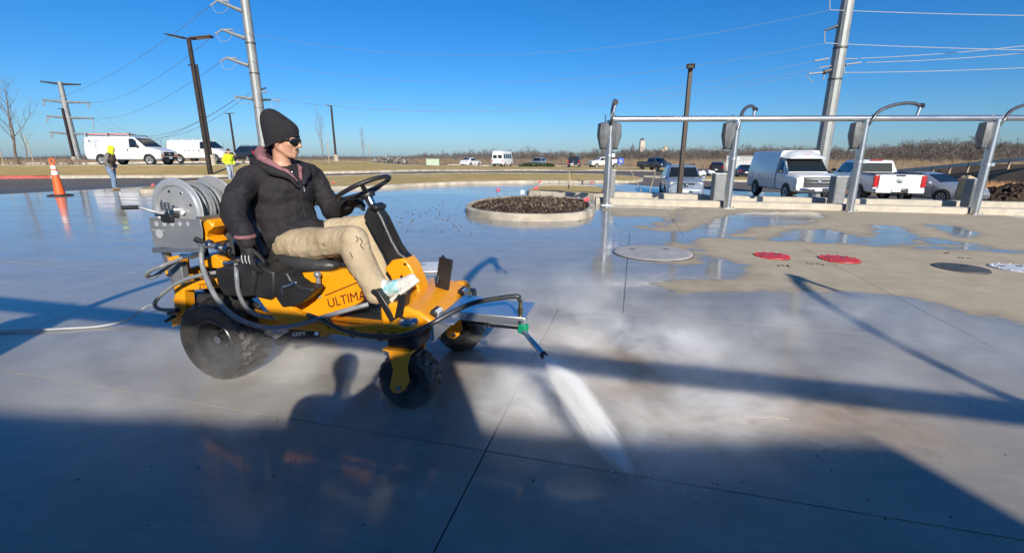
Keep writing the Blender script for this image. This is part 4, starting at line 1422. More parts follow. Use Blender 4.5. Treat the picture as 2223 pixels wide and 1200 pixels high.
def make_pickup(name, label, loc, yaw, pm, full=False, group=None, sc_=1.):
    r = thing(name, label, 'pickup', loc, yaw, group)
    r.scale = (sc_,) * 3
    sh = Shell([(-.55, .5, 1.28, 1.85, .98, 1.0, .72), (-.45, .5, 1.28, 1.92, .98, 1.0, .74), (.55, .5, 1.27, 1.95, .98, 1.0, .76), (1.1, .5, 1.26, 1.86, .98, 1.0, .78), (1.75, .5, 1.25, 1.34, .98, .99, .86), (2.6, .5, 1.18, 1.28, .98, .95, .84), (2.95, .55, 1.06, 1.15, .95, .9, .8), (3.02, .6, .95, 1.0, .88, .85, .76)])
    sh.mb().build('cab', pm, r, ang=.5)
    bed = Shell([(-3.0, .55, 1.1, 1.3, .96, .99, .97), (-2.9, .5, 1.1, 1.32, .98, 1.0, .985), (-.62, .5, 1.1, 1.32, .98, 1.0, .985), (-.58, .52, 1.1, 1.3, .96, .98, .96)])
    bd = bed.mb().build('bed', pm, r, ang=.5)
    MB().box((-1.75, 0, 1.345), (2.1, 1.66, .012)).build('bed_floor', M_blk, bd)
    for s_ in (1, -1):
        MB().box((-1.75, s_ * .9, 1.36), (2.35, .12, .05)).build('bed_rail', M_blk, bd)
    tgp = MB().box((-3.02, 0, 1.02), (.06, 1.6, .6)).build('tailgate', pm, r, bevel=.02)
    MB().lathe([(.01, 0), (.13, 0), (.13, .015), (.01, .02)], (-3.05, 0, 1.08), (-1, 0, 0), 20).build('badge', M_chrome, tgp)
    MB().box((-3.055, 0, 1.285), (.03, .34, .06)).build('handle', M_blk, tgp)
    for s_ in (1, -1):
        MB().box((-2.98, s_ * .905, 1.03), (.14, .18, .5)).build('tail_light', M_tail, r, bevel=.015)
        MB().box((-3.1, s_ * .62, .62), (.18, .62, .2)).build('bumper_corner', pm if full else M_chrome, r, bevel=.03)
    MB().box((-3.08, 0, .6), (.14, .8, .16)).build('rear_bumper', M_blk, r, bevel=.02)
    MB().box((-3.16, .12, .66), (.012, .34, .17)).build('licence_plate', M_white, r)
    plate3([(1.7, .82, 1.38), (1.7, -.82, 1.38), (1.13, -.71, 1.84), (1.13, .71, 1.84)]).build('windscreen', M_glass, r)
    plate3([(-.558, .74, 1.38), (-.558, -.74, 1.38), (-.548, -.66, 1.8), (-.548, .66, 1.8)], .014).build('rear_window', M_glass, r)
    for s_ in (1, -1):
        sh.side([(1.52, 1.32), (.62, 1.32), (.62, 1.82), (1.0, 1.8)], s_).build('window', M_glass, r)
        sh.side([(.55, 1.32), (-.4, 1.33), (-.38, 1.78), (.55, 1.83)], s_).build('window', M_glass, r)
    MB().box((-.5, 0, 1.94), (.1, .5, .05)).build('brake_light', M_tail, r)
    front_end(r, 2.98, .9, .78, 1.14, 1.15, .98, .32, M_lamp, 3, bump_z=.62, bm=M_chrome, xl=2.88)
    mirror(r, 1.35, 1.0, 1.42, M_blk)
    handles(r, sh, (.7, -.3), 1.12, pm)
    seams(r, sh, (.59, 1.62), .58, 1.26)
    finish_car(r, sh, (2.05,), .4, .27, .86, M_srim)
    finish_car(r, bed, (-1.75,), .4, .27, .86, M_srim)
    return r

P_silver = paint('silver_paint_car', (.42, .45, .5), .55)
P_rav = paint('pale_blue_grey_paint', (.36, .42, .5), .5)
P_dark = paint('charcoal_paint', (.03, .032, .036), .3)
P_navy = paint('navy_paint', (.015, .02, .05), .3)
P_gr = paint('grey_green_paint', (.1, .11, .11), .4)
P_white = paint('white_vehicle_paint', (.7, .7, .69), 0.)
P_white2 = paint('warm_white_vehicle_paint', (.7, .68, .63), 0.)
def on(u, Y, v=400):
    p = at(u, v, Y)
    return (p.x, Y, g(p.x, Y))
make_van('ladder_van', 'white cargo van with a ladder on its roof and blue lettering', on(302, 36.6), 0, P_white)
make_van('service_van', 'white service van with cabinet doors and roof rack behind the lamp posts', on(450, 46.5), R(-4), P_white2, False, False, True)
make_suv('parked_suv', 'dark SUV mostly hidden behind the rider\'s shoulder', on(548, 52), R(150), P_dark)
make_suv('crossover', 'silver blue crossover facing the camera between the first two vacuum posts', on(1477, 25.2), R(-103), P_rav, 'crossover', True, M_lamp_old)
make_pickup('pickup_truck', 'white pickup seen from behind with red tail lights', on(1882, 25.0), R(75), P_white, True, sc_=1.05)
make_sedan('silver_sedan', 'silver sedan partly hidden behind the white pickup', on(2010, 23.8), R(-76), P_silver)
# utility van with the high box body
def make_utility(label, loc, yaw):
    r = thing('utility_van', label, 'van', loc, yaw)
    r.scale = (1.0, 1.12, 1.03)
    cab = Shell([(.55, .45, 1.3, 2.1, .98, 1.0, .82), (.9, .45, 1.28, 2.02, .98, 1.0, .83), (1.55, .45, 1.22, 1.36, .98, .99, .86), (2.35, .45, 1.16, 1.28, .98, .97, .84), (2.6, .48, 1.1, 1.2, .97, .95, .82), (2.68, .52, 1.0, 1.06, .94, .9, .78)])
    cab.mb().build('cab', P_white, r, ang=.5)
    bx = Shell([(-3.1, .5, 1.3, 2.3, 1.02, 1.03, .8), (-3.02, .45, 1.32, 2.42, 1.05, 1.06, .84), (.3, .45, 1.32, 2.44, 1.05, 1.06, .84), (.5, .45, 1.32, 2.44, 1.05, 1.06, .84)])
    bx.mb().build('box_body', P_white, r, ang=.4)
    MB().add(*capmesh([(.3, 2.2, 2.46, .86), (.6, 2.1, 2.45, .9), (1.0, 2.06, 2.3, .88), (1.3, 2.06, 2.14, .8)])).build('cab_fairing', P_white, r)
    for k in range(3):
        MB().box((1.14, -.12 + .12 * k, 2.25), (.03, .05, .03)).build('marker_light', M_amber, r)
    plate3([(1.52, .86, 1.4), (1.52, -.86, 1.4), (.95, -.78, 2.0), (.95, .78, 2.0)]).build('windscreen', M_glass, r)
    for s_ in (1, -1):
        cab.side([(1.35, 1.32), (.62, 1.34), (.62, 1.95), (.9, 1.93)], s_).build('window', M_glass, r)
        cab.side([(1.42, .55), (.6, .55), (.6, .9), (.6, 1.25), (1.42, 1.22), (1.42, .9)], s_, .008).build('door', P_white, r)
        for x0, x1 in ((-2.95, -2.35), (-1.25, -.55), (-.5, .25)):
            pn = bx.side([(x0, .6), (x1, .6), (x1, 1.0), (x1, 1.28), (x0, 1.28), (x0, 1.0)], s_, .02).build('cabinet_door', P_white, r)
            MB().box(((x0 + x1) / 2, s_ * 1.09, .95), (.09, .02, .1)).build('latch', M_blkm, pn)
        bx.side([(-2.3, 1.05), (-1.3, 1.05), (-1.3, 1.28), (-2.3, 1.28)], s_, .02).build('cabinet_door', P_white, r)
    front_end(r, 2.66, .92, .68, 1.16, 1.3, .9, .28, M_lamp, 3, bump_z=.56, bm=M_chrome, xl=2.6)
    mirror(r, 1.25, 1.02, 1.4, M_blk)
    finish_car(r, cab, (1.75,), .4, .26, .87, M_srim)
    finish_car(r, bx, (-1.8,), .4, .3, .9, M_srim)
def capmesh(st):
    vs_, fs = [], []
    n = 9
    for x, z0, z1, w_ in st:
        for k in range(n):
            t = k / (n - 1) * 2 - 1
            vs_.append((x, w_ * t, z0 + (z1 - z0) * (1 - abs(t) ** 4)))
        for k in range(n):
            t = 1 - k / (n - 1) * 2
            vs_.append((x, w_ * t, z0 - .02))
    m = 2 * n
    for i in range(len(st) - 1):
        for k in range(m):
            fs.append((i * m + k, i * m + (k + 1) % m, (i + 1) * m + (k + 1) % m, (i + 1) * m + k))
    fs += [tuple(range(m)), tuple((len(st) - 1) * m + k for k in range(m))]
    return vs_, fs
make_utility('white utility van with high box body facing the camera', on(1718, 26.0), R(-95))
# far car park
make_sedan('white_sedan', 'white sedan parked far off beside the green utility cabinet', on(1023, 84), R(62), P_white)
make_suv('silver_hatchback', 'small silver car behind the low green hedge', on(1168, 86), R(250), P_silver, 'car', False)
make_pickup('dark_pickup', 'dark pickup seen from behind in the far car park', on(1245, 82), R(80), P_navy)
make_pickup('white_truck', 'white truck far off half hidden by the first vacuum post', on(1309, 86), R(200), P_white2)
make_pickup('grey_pickup', 'dark grey pickup in the car park just above the silver blue crossover', on(1417, 72), R(-70), P_gr)
make_suv('dark_suv', 'dark SUV with white plate left of the second vacuum post', on(1556, 62), R(60), P_dark, 'SUV', False)
make_sedan('navy_sedan', 'navy sedan behind the white utility van', on(1612, 54), R(70), P_navy)
# minibus
def make_bus(label, loc, yaw):
    r = thing('minibus', label, 'minibus', loc, yaw)
    sh = Shell([(-3.1, .5, 1.3, 2.55, .96, 1.0, .84), (-3.0, .42, 1.32, 2.66, 1.0, 1.02, .9), (2.0, .42, 1.32, 2.7, 1.0, 1.02, .9), (2.3, .42, 1.3, 2.5, 1.0, 1.02, .88), (2.8, .45, 1.2, 1.5, .98, .98, .86), (3.2, .5, 1.0, 1.15, .94, .92, .8)])
    sh.mb().build('body', P_white, r, ang=.5)
    for s_ in (-1, 1):
        plate3([(-3.06, s_ * .1, 1.5), (-3.06, s_ * .8, 1.5), (-3.03, s_ * .72, 2.3), (-3.03, s_ * .1, 2.3)], .06).build('rear_window', M_glass, r)
        for k in range(4):
            x0 = -2.7 + k * 1.2
            sh.side([(x0, 1.45), (x0 + 1.0, 1.45), (x0 + 1.0, 2.2), (x0, 2.2)], s_).build('window', M_glass, r)
    plate3([(2.72, .84, 1.55), (2.72, -.84, 1.55), (2.33, -.8, 2.4), (2.33, .8, 2.4)]).build('windscreen', M_glass, r)
    rear_end(r, -3.1, .92, 1.1, .14, .4, .55)
    mirror(r, 2.4, 1.0, 1.6, M_blk)
    finish_car(r, sh, (2.1, -1.9), .38, .25, .88)
make_bus('white minibus seen from behind in the far car park', on(1092, 82), R(74))
# ================================================================== SMALLER THINGS
M_cone = mat('orange_cone', (.85, .13, .025), .5, var=.1)
M_refl = mat('white_sheeting', (.8, .8, .78), .4, var=.06)
b = at(131, 424, 16.7)
zc = g(b.x, 16.7)
r = thing('traffic_cone', 'tall orange channelizer cone with white bands standing on the asphalt', 'traffic cone', (b.x, 16.7, zc))
o = MB().lathe([(.36, .0), (.36, .035), (.3, .05), (.16, .055)], axis=(0, 0, 1), n=8).build('rubber_base', M_rub, r)
cb_ = lambda z: .155 - (z - .05) * .085
MB().lathe([(cb_(z), z) for z in (.05, .3, .7, 1.0, 1.1)] + [(.045, 1.13), (.03, 1.15)], axis=(0, 0, 1), n=24).build('cone_body', M_cone, r)
for z0, z1 in ((.74, .88), (.94, 1.06)):
    MB().lathe([(cb_(z0) + .003, z0), (cb_(z1) + .003, z1)], axis=(0, 0, 1), n=24).build('reflective_band', M_refl, r)
MB().tube([V((math.cos(t) * .085, 0, 1.21 + math.sin(t) * .085)) for t in [k * math.pi / 8 for k in range(16)]], .025, 8, closed=True).build('grab_ring', M_cone, r)

# manhole covers
def manhole(label, cx, cy, rad, mt_, cat='manhole cover', bolts=0):
    z = g(cx, cy)
    r = thing('manhole_cover', label, cat, (cx, cy, z))
    c = MB().lathe([(rad * .995, -.02), (rad, .012), (rad * .985, .02), (rad * .9, .022), (.01, .022)], axis=(0, 0, 1), n=40)
    c = c.build('lid', mt_, r)
    MB().lathe([(rad * 1.025, -.03), (rad * 1.025, .006), (rad * 1.005, .008), (rad * 1.005, -.03)], axis=(0, 0, 1), n=40, closed=True).build('ring', M_blkm, r)
    for k in range(bolts):
        a = 2 * math.pi * k / bolts
        q = V((math.cos(a) * rad * .93, math.sin(a) * rad * .93, .022))
        MB().cyl(q, q + V((0, 0, .012)), .016, n=6).build('bolt', mt_, r)
    for s_ in (-1, 1):
        MB().box((s_ * rad * .45, rad * .3, .024), (.09, .03, .008)).build('pick_hole', M_blkm, r)
M_mhg = mat('grey_composite', (.38, .365, .34), .65, var=.15, scale=5, bump=.3, bscale=80)
M_mhr = mat('red_lid', (.6, .035, .03), .45, var=.15, scale=8)
M_mhd = mat('dark_lid', (.07, .07, .065), .6, var=.2, scale=8)
M_mhw = mat('white_lid', (.62, .62, .62), .5, var=.1, scale=8)
p = gp(1416, 549)
manhole('large round grey manhole cover at the edge of the puddle', p.x, p.y, .62, M_mhg)
p = gp(1675, 557)
manhole('red round fill cap cover, left of the two', p.x, p.y, .255, M_mhr, bolts=12)
p = gp(1821, 564)
manhole('red round fill cap cover, right of the two', p.x, p.y, .275, M_mhr, bolts=12)
p = gp(2085, 583)
manhole('dark flat round cover right of the red caps', p.x, p.y, .32, M_mhd)
p = gp(2207, 584)
manhole('white round cover cut by the right edge of the photo', p.x, p.y, .3, M_mhw, bolts=12)
p = gp(935, 581)
manhole('pale round cover half hidden behind the mower\'s front', p.x, p.y, .3, M_mhw)

# green utility cabinet, hedge, trailer
p = at(940, 364, 62)
r = thing('utility_cabinet', 'pale green utility cabinet at the far edge of the lawn', 'cabinet', (p.x, 62, g(p.x, 62)), R(8))
M_ug = mat('utility_green', (.36, .45, .33), .5, var=.06)
MB().box((0, 0, .45), (1.7, 1.1, .9), taper=.97).build('cabinet_body', M_ug, r, bevel=.03)
MB().box((0, -.56, .43), (1.55, .02, .75)).build('cabinet_door', M_ug, r)
MB().box((0, 0, .92), (1.78, 1.18, .05)).build('lid', M_ug, r)
MB().box((.0, -.58, .43), (.06, .03, .12)).build('latch', M_blkm, r)
def leafy(name, label, cat, x, y, lx, ly, h, n, mt_, seed, kind=None, leaf=.12):
    rn = random.Random(seed)
    z = g(x, y)
    r = thing(name, label, cat, (x, y, z))
    if kind:
        r['kind'] = kind
    mb = MB()
    for k in range(n):
        q = V((rn.uniform(-1, 1), rn.uniform(-1, 1), rn.random()))
        c = V((q.x * lx / 2, q.y * ly / 2, .05 + q.z * h * (1 - .35 * q.x * q.x) * (.75 + .25 * noise.noise((q.x * 4, q.y * 3, seed)))))
        a = V((rn.uniform(-1, 1), rn.uniform(-1, 1), rn.uniform(-1, 1))) * leaf
        bb = V((rn.uniform(-1, 1), rn.uniform(-1, 1), rn.uniform(-1, 1))) * leaf
        mb.add([c - a * .5, c + a * .5, c + bb], [(0, 1, 2)])
    mb.build('foliage', mt_, r, smooth=False, weld=False)
    st = MB()
    for k in range(6):
        a = rn.uniform(-.4, .4) * lx
        st.tube([(a, 0, -.05), (a + rn.uniform(-.1, .1), 0, h * .7)], [.02, .008], 5)
    st.build('stems', M_bark, r)
    return r
M_hedge = mat('low_green_shrub', (.035, .06, .025), .8, var=.4, scale=3)
p = at(1165, 364, 80)
leafy('hedge', 'low dark green hedge in front of the parked cars', 'hedge', p.x, 80, 6.0, 1.2, 1.0, 1400, M_hedge, 5, leaf=.22)
M_dkshrub = mat('dark_leaves', (.02, .018, .015), .7, var=.4, scale=4)
p = at(2035, 380, 34)
leafy('dark_shrub', 'ragged dark shrub standing behind the silver sedan', 'shrub', p.x, 34, .8, .6, 1.7, 420, M_dkshrub, 6, leaf=.16)
p = at(1622, 360, 62)
r = thing('box_trailer', 'white box trailer far behind the utility van', 'trailer', (p.x, 62, g(p.x, 62)), R(-30))
MB().box((0, 0, 1.5), (5, 2.2, 2.0)).build('trailer_box', P_white2, r, bevel=.04)
MB().box((0, 0, .44), (5, 2.1, .1)).build('chassis', M_blkm, r)
for s_ in (-1, 1):
    for x in (-.5, .4):
        wheel(r, x, s_ * 1.02, .34, .2, None, s_)
# heap of wrapped white bags in the car park
p = at(1528, 372, 58)
mb = MB()
rn = random.Random(4)
for k in range(14):
    mb.ball((rn.uniform(-1.3, 1.3), rn.uniform(-.5, .5), rn.uniform(.1, .45)), (rn.uniform(.3, .5), .3, rn.uniform(.16, .26)), 10, 7, Euler((rn.random(), rn.random(), rn.random())).to_matrix())
o = blob('bag_heap', mb, M_refl, None, .06, 3, .04, 3)
o.location = (p.x, 58, g(p.x, 58))
tag(o, 'low heap of white plastic wrapped bags behind the crossover', 'heap')
# debris heap on the lawn
p = at(845, 361, 66)
mb = MB()
for k in range(30):
    mb.box((rn.gauss(0, 1.2), rn.gauss(0, .4), abs(rn.gauss(.1, .18))), (rn.uniform(.2, .7), rn.uniform(.1, .4), rn.uniform(.1, .3)), Euler((rn.random() * 3, rn.random() * 3, rn.random() * 3)).to_matrix())
o = mb.build('rubble_heap', mat('grey_rubble', (.2, .19, .17), .9, var=.4, scale=1.2), loc=(p.x, 66, g(p.x, 66) + .13), weld=False)
tag(o, 'small grey rubble heap at the far side of the lawn', 'rubble')
# soil heap on the right
def heap(name, label, cat, x, y, lx, ly, h, mt_, seed, n=26):
    vs_, fs = [], []
    z0 = g(x, y)
    for j in range(n + 1):
        for i in range(n + 1):
            a, c = i / n * 2 - 1, j / n * 2 - 1
            k = max(0, 1 - (a * a + c * c))
            z = h * k ** .8 * (.75 + .5 * noise.noise((a * 2.5, c * 2.5, seed))) + (.12 * h * noise.noise((a * 9, c * 9, seed)) if k > 0 else 0)
            vs_.append((a * lx / 2, c * ly / 2, z - (.06 if k <= 0 else 0)))
    for j in range(n):
        for i in range(n):
            q = j * (n + 1) + i
            fs.append((q, q + 1, q + n + 2, q + n + 1))
    mb = MB()
    mb.add(vs_, fs)
    rn = random.Random(seed)
    for k in range(160):
        a, c = rn.uniform(-.7, .7), rn.uniform(-.7, .7)
        kk = max(0, 1 - (a * a + c * c))
        mb.box((a * lx / 2, c * ly / 2, h * kk ** .8 * .8), [rn.uniform(.08, .3) for _ in range(3)], Euler((rn.random() * 3, rn.random() * 3, 0)).to_matrix())
    o = mb.build(name, mt_, loc=(x, y, z0), weld=False, smooth=False)
    return tag(o, label, cat)
p = at(2215, 425, 24.5)
heap('soil_heap', 'dark clumpy soil heap at the right edge of the photo', 'soil heap', p.x, 24.5, 5.0, 3, .95, M_soil, 3)
# kraft paper sack resting by the zinc bin
p = at(2100, 392, 20.5)
mb = MB()
mb.box((0, 0, .62), (.55, .36, 1.2), Euler((0, .08, .2)).to_matrix())
mb.box((.06, 0, 1.2), (.5, .3, .1), Euler((0, .3, .2)).to_matrix())
o = blob('paper_sack', mb, mat('kraft_paper', (.5, .36, .2), .8, var=.15), None, .03, 4, .02, 5)
o.location = (p.x, 20.5, g(p.x, 20.5))
tag(o, 'brown paper sack standing behind the zinc bin', 'sack')
# guard rail and bridge road on the right
r = thing('guard_rail', 'pale guard rail along the raised road on the right', 'guard rail', (0, 0, 0))
ra, rb_ = at(1930, 373, 52), at(2300, 338, 38)
M_rail = mat('zinc_rail', (.55, .52, .45), .5, .3, var=.1)
for k in range(9):
    q0, q1 = ra.lerp(rb_, k / 9), ra.lerp(rb_, (k + 1) / 9)
    MB().bar(q0, q1, .1, .3).build('rail', M_rail, r)
    gz0 = g(q0.x, q0.y)
    MB().bar((q0.x, q0.y + .1, gz0 - .1), (q0.x, q0.y + .1, q0.z + .1), .12, .14).build('rail_post', M_wood, r)
mb = MB()
emb = []
for k in range(10):
    q = ra.lerp(rb_, k / 9) if k < 9 else rb_
    emb.append(q)
vs_, fs = [], []
for q in emb:
    vs_ += [(q.x - .4, q.y - 4.5, g(q.x, q.y - 4) - .3), (q.x, q.y - .4, q.z - .75), (q.x + .3, q.y + 8, q.z - .7), (q.x + .3, q.y + 14, g(q.x, q.y + 14) - .8)]
for i in range(9):
    for k in range(3):
        fs.append((i * 4 + k, (i + 1) * 4 + k, (i + 1) * 4 + k + 1, i * 4 + k + 1))
mb.add(vs_, fs)
o = mb.build('embankment', M_brush, weld=False)
o['kind'] = 'structure'
# tall brown grass bank behind the sedan
vs_, fs = [], []
for k in range(5000):
    u = rn.uniform(1990, 2330)
    Y = rn.uniform(29, 44)
    q = at(u, 400, Y)
    z = g(q.x, Y)
    h = rn.uniform(.25, .7)
    a = rn.uniform(0, 6.28)
    o_ = len(vs_)
    vs_ += [(q.x - .025, Y, z - .05), (q.x + .025, Y, z - .05), (q.x + math.cos(a) * .2, Y + math.sin(a) * .2, z + h)]
    fs.append((o_, o_ + 1, o_ + 2))
mb = MB()
mb.add(vs_, fs)
o = mb.build('tall_grass', mat('russet_grass', (.3, .16, .07), .9, var=.3, scale=.8), smooth=False, weld=False)
tag(o, 'russet dead grass on the bank behind the silver sedan', 'grass', kind='stuff')
sheet('soil_bank', [(20, 28.5), (40, 27), (48, 40), (24, 44)], mat('russet_soil', (.24, .15, .08), .95, var=.2, scale=.6), .0, 3)

# survey flags and paint marks
M_pink = mat('pink_flag', (.9, .12, .16), .6, var=.1)
def flag(label, u, v, size=.14, h=.3):
    p = gp(u, v)
    z = g(p.x, p.y) + .12
    size *= .7
    r = thing('survey_flag', label, 'marker flag', (p.x, p.y, z), group='pink survey flags')
    MB().tube([(0, 0, -.15), (0, 0, h)], .006, 5).build('wire', M_steel, r)
    mb = MB()
    n = 6
    vs_, fs = [], []
    for i in range(n + 1):
        for zz in (0, 1):
            vs_.append((size * 1.3 * i / n, .03 * math.sin(i * 1.3 + size * 30), h - size * zz - .02 * math.sin(i * .9)))
    for i in range(n):
        fs.append((2 * i, 2 * i + 1, 2 * i + 3, 2 * i + 2))
    mb.add(vs_, fs)
    f = mb.build('pennant', M_pink, r)
    so = f.modifiers.new('s', 'SOLIDIFY')
    so.thickness = .004
flag('pink flag on the lawn just right of the rider\'s arm', 722, 406, .13, .14)
flag('pink flag on the back edge of the mulch island', 1078, 436, .14, .3)
flag('pink flag on the kerb nose behind the mulch island', 1160, 420, .17, .17)
flag('red pink flag at the right end of the mulch island', 1266, 453, .17, .2)
flag('small pink flag beyond the kerb nose', 1169, 408, .14, .25)
flag('small pink flag left of the first bin', 1282, 408, .14, .25)
flag('pink flag in the grass behind the hose reel', 331, 413, .12, .15)
# white plant tag and thin bare stake in the mulch island
p = gp(1134, 455)
r = thing('plant_tag', 'small white plant tag in the mulch island', 'plant tag', (p.x, p.y, .2))
MB().tube([(0, 0, 0), (0, 0, .25)], .008, 6).build('stem', M_steel, r)
MB().box((0, 0, .3), (.1, .01, .12)).build('card', M_refl, r)
p = gp(1234, 424)
mb = MB().tube([(0, 0, 0), (.01, 0, .45), (0, 0, .8)], [.03, .028, .02], 7)
o = mb.build('wood_stake', M_wood, loc=(p.x, p.y, .15))
tag(o, 'thin bare stake rising behind the mulch island', 'stake')
# dead stems and bark chips on the island
vs_, fs = [], []
rn = random.Random(9)
px = [p[0] for p in I1in]
py = [p[1] for p in I1in]
k = 0
while k < 2600:
    x, y = rn.uniform(min(px), max(px)), rn.uniform(min(py), max(py))
    d = float(sdf(I1in, np.array([x]), np.array([y]))[0])
    if d < .1:
        continue
    k += 1
    z = g(x, y) + .13 + .07 * min(1, d / .8) + .05
    ln = rn.uniform(.04, .13) if rn.random() < .93 else rn.uniform(.15, .3)
    a = rn.uniform(0, 6.28)
    e = rn.uniform(-.1, .6)
    dv = V((math.cos(a) * math.cos(e), math.sin(a) * math.cos(e), math.sin(e))) * ln
    s_ = V((-math.sin(a), math.cos(a), 0)) * rn.uniform(.008, .022)
    o_ = len(vs_)
    c = V((x, y, z - .04))
    vs_ += [tuple(c - s_), tuple(c + s_), tuple(c + dv + s_ * .4), tuple(c + dv - s_ * .4)]
    fs.append((o_, o_ + 1, o_ + 2, o_ + 3))
mb = MB()
mb.add(vs_, fs)
o = mb.build('bark_and_twigs', mat('dead_stems', (.15, .095, .055), .9, var=.5, scale=3, col2=(.34, .25, .15)), smooth=False, weld=False)
tag(o, 'bark chips and dead stems heaped on the kerbed island', 'mulch', kind='stuff')
# two push brooms leaning in front of the crossover
for (u, v, lean, lab) in ((1397, 420, -.55, 'push broom leaning left beside the crossover'), (1408, 420, .3, 'push broom leaning right beside the crossover')):
    p = at(u, v, 20.3)
    z = g(p.x, 20.3)
    r = thing('push_broom', lab, 'broom', (p.x, 20.3, z))
    MB().tube([(0, 0, .12), (lean * .5, .1, .65), (lean, .2, 1.15)], .016, 8).build('handle', M_wood, r)
    MB().box((0, 0, .1), (.5, .08, .06), Euler((0, 0, .5)).to_matrix()).build('broom_head', M_blk, r, bevel=.01)
    MB().box((0, 0, .035), (.48, .06, .07), Euler((0, 0, .5)).to_matrix(), 1.).build('bristles', mat('bristle', (.05, .05, .06), .9, var=.3), r)
# litter on the concrete
def scrap(name, label, u, v, pts, rad, mt_, cat):
    p = gp(u, v)
    o = MB().tube(curve([V((a, b_, rad)) for a, b_ in pts], 4), rad, 6).build(name, mt_, loc=(p.x, p.y, g(p.x, p.y)))
    tag(o, label, cat)
scrap('straw', 'thin pale straw lying on the concrete right of the spray', 1665, 907, [(-.13, .015), (-.05, .0), (.03, .01), (.12, -.02)], .004, M_wood, 'straw')
for i, (u, v, lab) in enumerate(((1700, 578, 'dark leaf scrap just below the left red cap'), (1772, 574, 'dark leaf scraps between the two red caps'), (2050, 550, 'dark leaf scrap above the flat dark cover'), (2100, 561, 'dark leaf scrap right of the far concrete joint'), (1265, 480, 'dark leaf clump at the foot of the mulch island'))):
    p = gp(u, v)
    mb = MB()
    rn2 = random.Random(i)
    for k in range(5):
        c = V((rn2.uniform(-.12, .12), rn2.uniform(-.05, .05), .006))
        a = rn2.uniform(0, 3.14)
        d1, d2 = V((math.cos(a), math.sin(a), .2)) * .035, V((-math.sin(a), math.cos(a), .1)) * .015
        mb.add([c - d1, c + d2, c + d1, c - d2], [(0, 1, 2, 3)])
    o = mb.build('leaf_litter', mat('wet_leaf', (.05, .032, .02), .6, var=.3), loc=(p.x, p.y, g(p.x, p.y)), smooth=False, weld=False)
    tag(o, lab, 'leaves')
# gravel specks spread on the wet ground near the island
mb = MB()
rn = random.Random(12)
for k in range(420):
    u, v = rn.gauss(960, 150), rn.gauss(470, 18)
    if k > 260:
        u, v = rn.uniform(100, 2200), rn.uniform(460, 1150)
    if v < 430 or (1000 < u < 1300 and v < 482):
        continue
    p = gp(u, v)
    s_ = rn.uniform(.006, .02) if k <= 260 else rn.uniform(.002, .006)
    mb.box((p.x, p.y, g(p.x, p.y) + s_ * .3), (s_ * 1.5, s_, s_), Euler((rn.random(), rn.random(), rn.random() * 3)).to_matrix())
o = mb.build('grit', mat('grit', (.07, .055, .04), .9, var=.5, scale=3), smooth=False, weld=False)
tag(o, 'fine dark grit and leaf bits scattered over the wet concrete', 'grit', kind='stuff')
# ================================================================== THE MOWER (local frame: x forward, y to its left, z up)
mw = thing('ride_on_washer', 'orange ride on mower fitted with a hose reel and pressure washer lance', 'ride-on mower', (MO.x, MO.y, 0), MYAW)
def S(pts, ym):
    return [mxz(u, v, ym) for u, v in pts]
# ---- wheels
def tyre_mesh(rad, wid, n, lug, groove):
    p = [(.55, -.44), (.72, -.5), (.88, -.5), (.955, -.44), (.985, -.36), (1, -.24), (1, -.08), (1, .08), (1, .24), (.985, .36), (.955, .44), (.88, .5), (.72, .5), (.55, .44)]
    prof = [(a * rad, b_ * wid) for a, b_ in p]
    def rf(i, k, r):
        if 3 <= i <= 10:
            ph = (k + (i * 1.5 if i <= 6 else (13 - i) * 1.5)) % lug
            return r if ph < lug * .6 else r - groove
        return r
    return MB().lathe(prof, axis=(0, 1, 0), n=n, rad=rf, closed=True)
tm = tyre_mesh(.29, .27, 132, 6, .019).mesh('tyre', M_rubwet, ang=.5)
rmm = MB().lathe([(.01, -.03), (.035, -.035), (.04, -.02), (.07, -.015), (.085, -.045), (.11, -.05), (.13, -.085), (.135, -.115), (.158, -.125), (.165, -.118), (.165, .11), (.01, .11)], axis=(0, 1, 0), n=36).mesh('rim', M_rim)
for s_ in (-1, 1):
    h = link('rear_wheel', tm, mw, loc=(0, s_ * .386, .29))
    if s_ > 0:
        h.rotation_euler = (0, 0, math.pi)
    link('rim', rmm, h)
    hb = MB().lathe([(.01, -.085), (.028, -.085), (.03, -.06), (.045, -.04), (.045, 0), (.01, 0)], axis=(0, 1, 0), n=20)
    for k in range(5):
        a = k * 2 * math.pi / 5
        hb.cyl((math.cos(a) * .062, -.035, math.sin(a) * .062), (math.cos(a) * .062, -.012, math.sin(a) * .062), .009, n=6)
    hb.build('hub', M_steel, h, weld=False)
tm2 = tyre_mesh(.185, .17, 96, 6, .013).mesh('tyre', M_rubwet, ang=.5)
rm2 = MB().lathe([(.01, -.05), (.03, -.055), (.035, -.03), (.075, -.03), (.09, -.06), (.102, -.07), (.102, .07), (.09, .06), (.075, .03), (.01, .05)], axis=(0, 1, 0), n=28).mesh('rim', M_blkm)
fork_o = [(1.349, .396), (1.49, .396), (1.465, .30), (1.475, .218), (1.445, .16), (1.405, .127), (1.36, .127), (1.339, .16), (1.371, .28), (1.352, .36)]
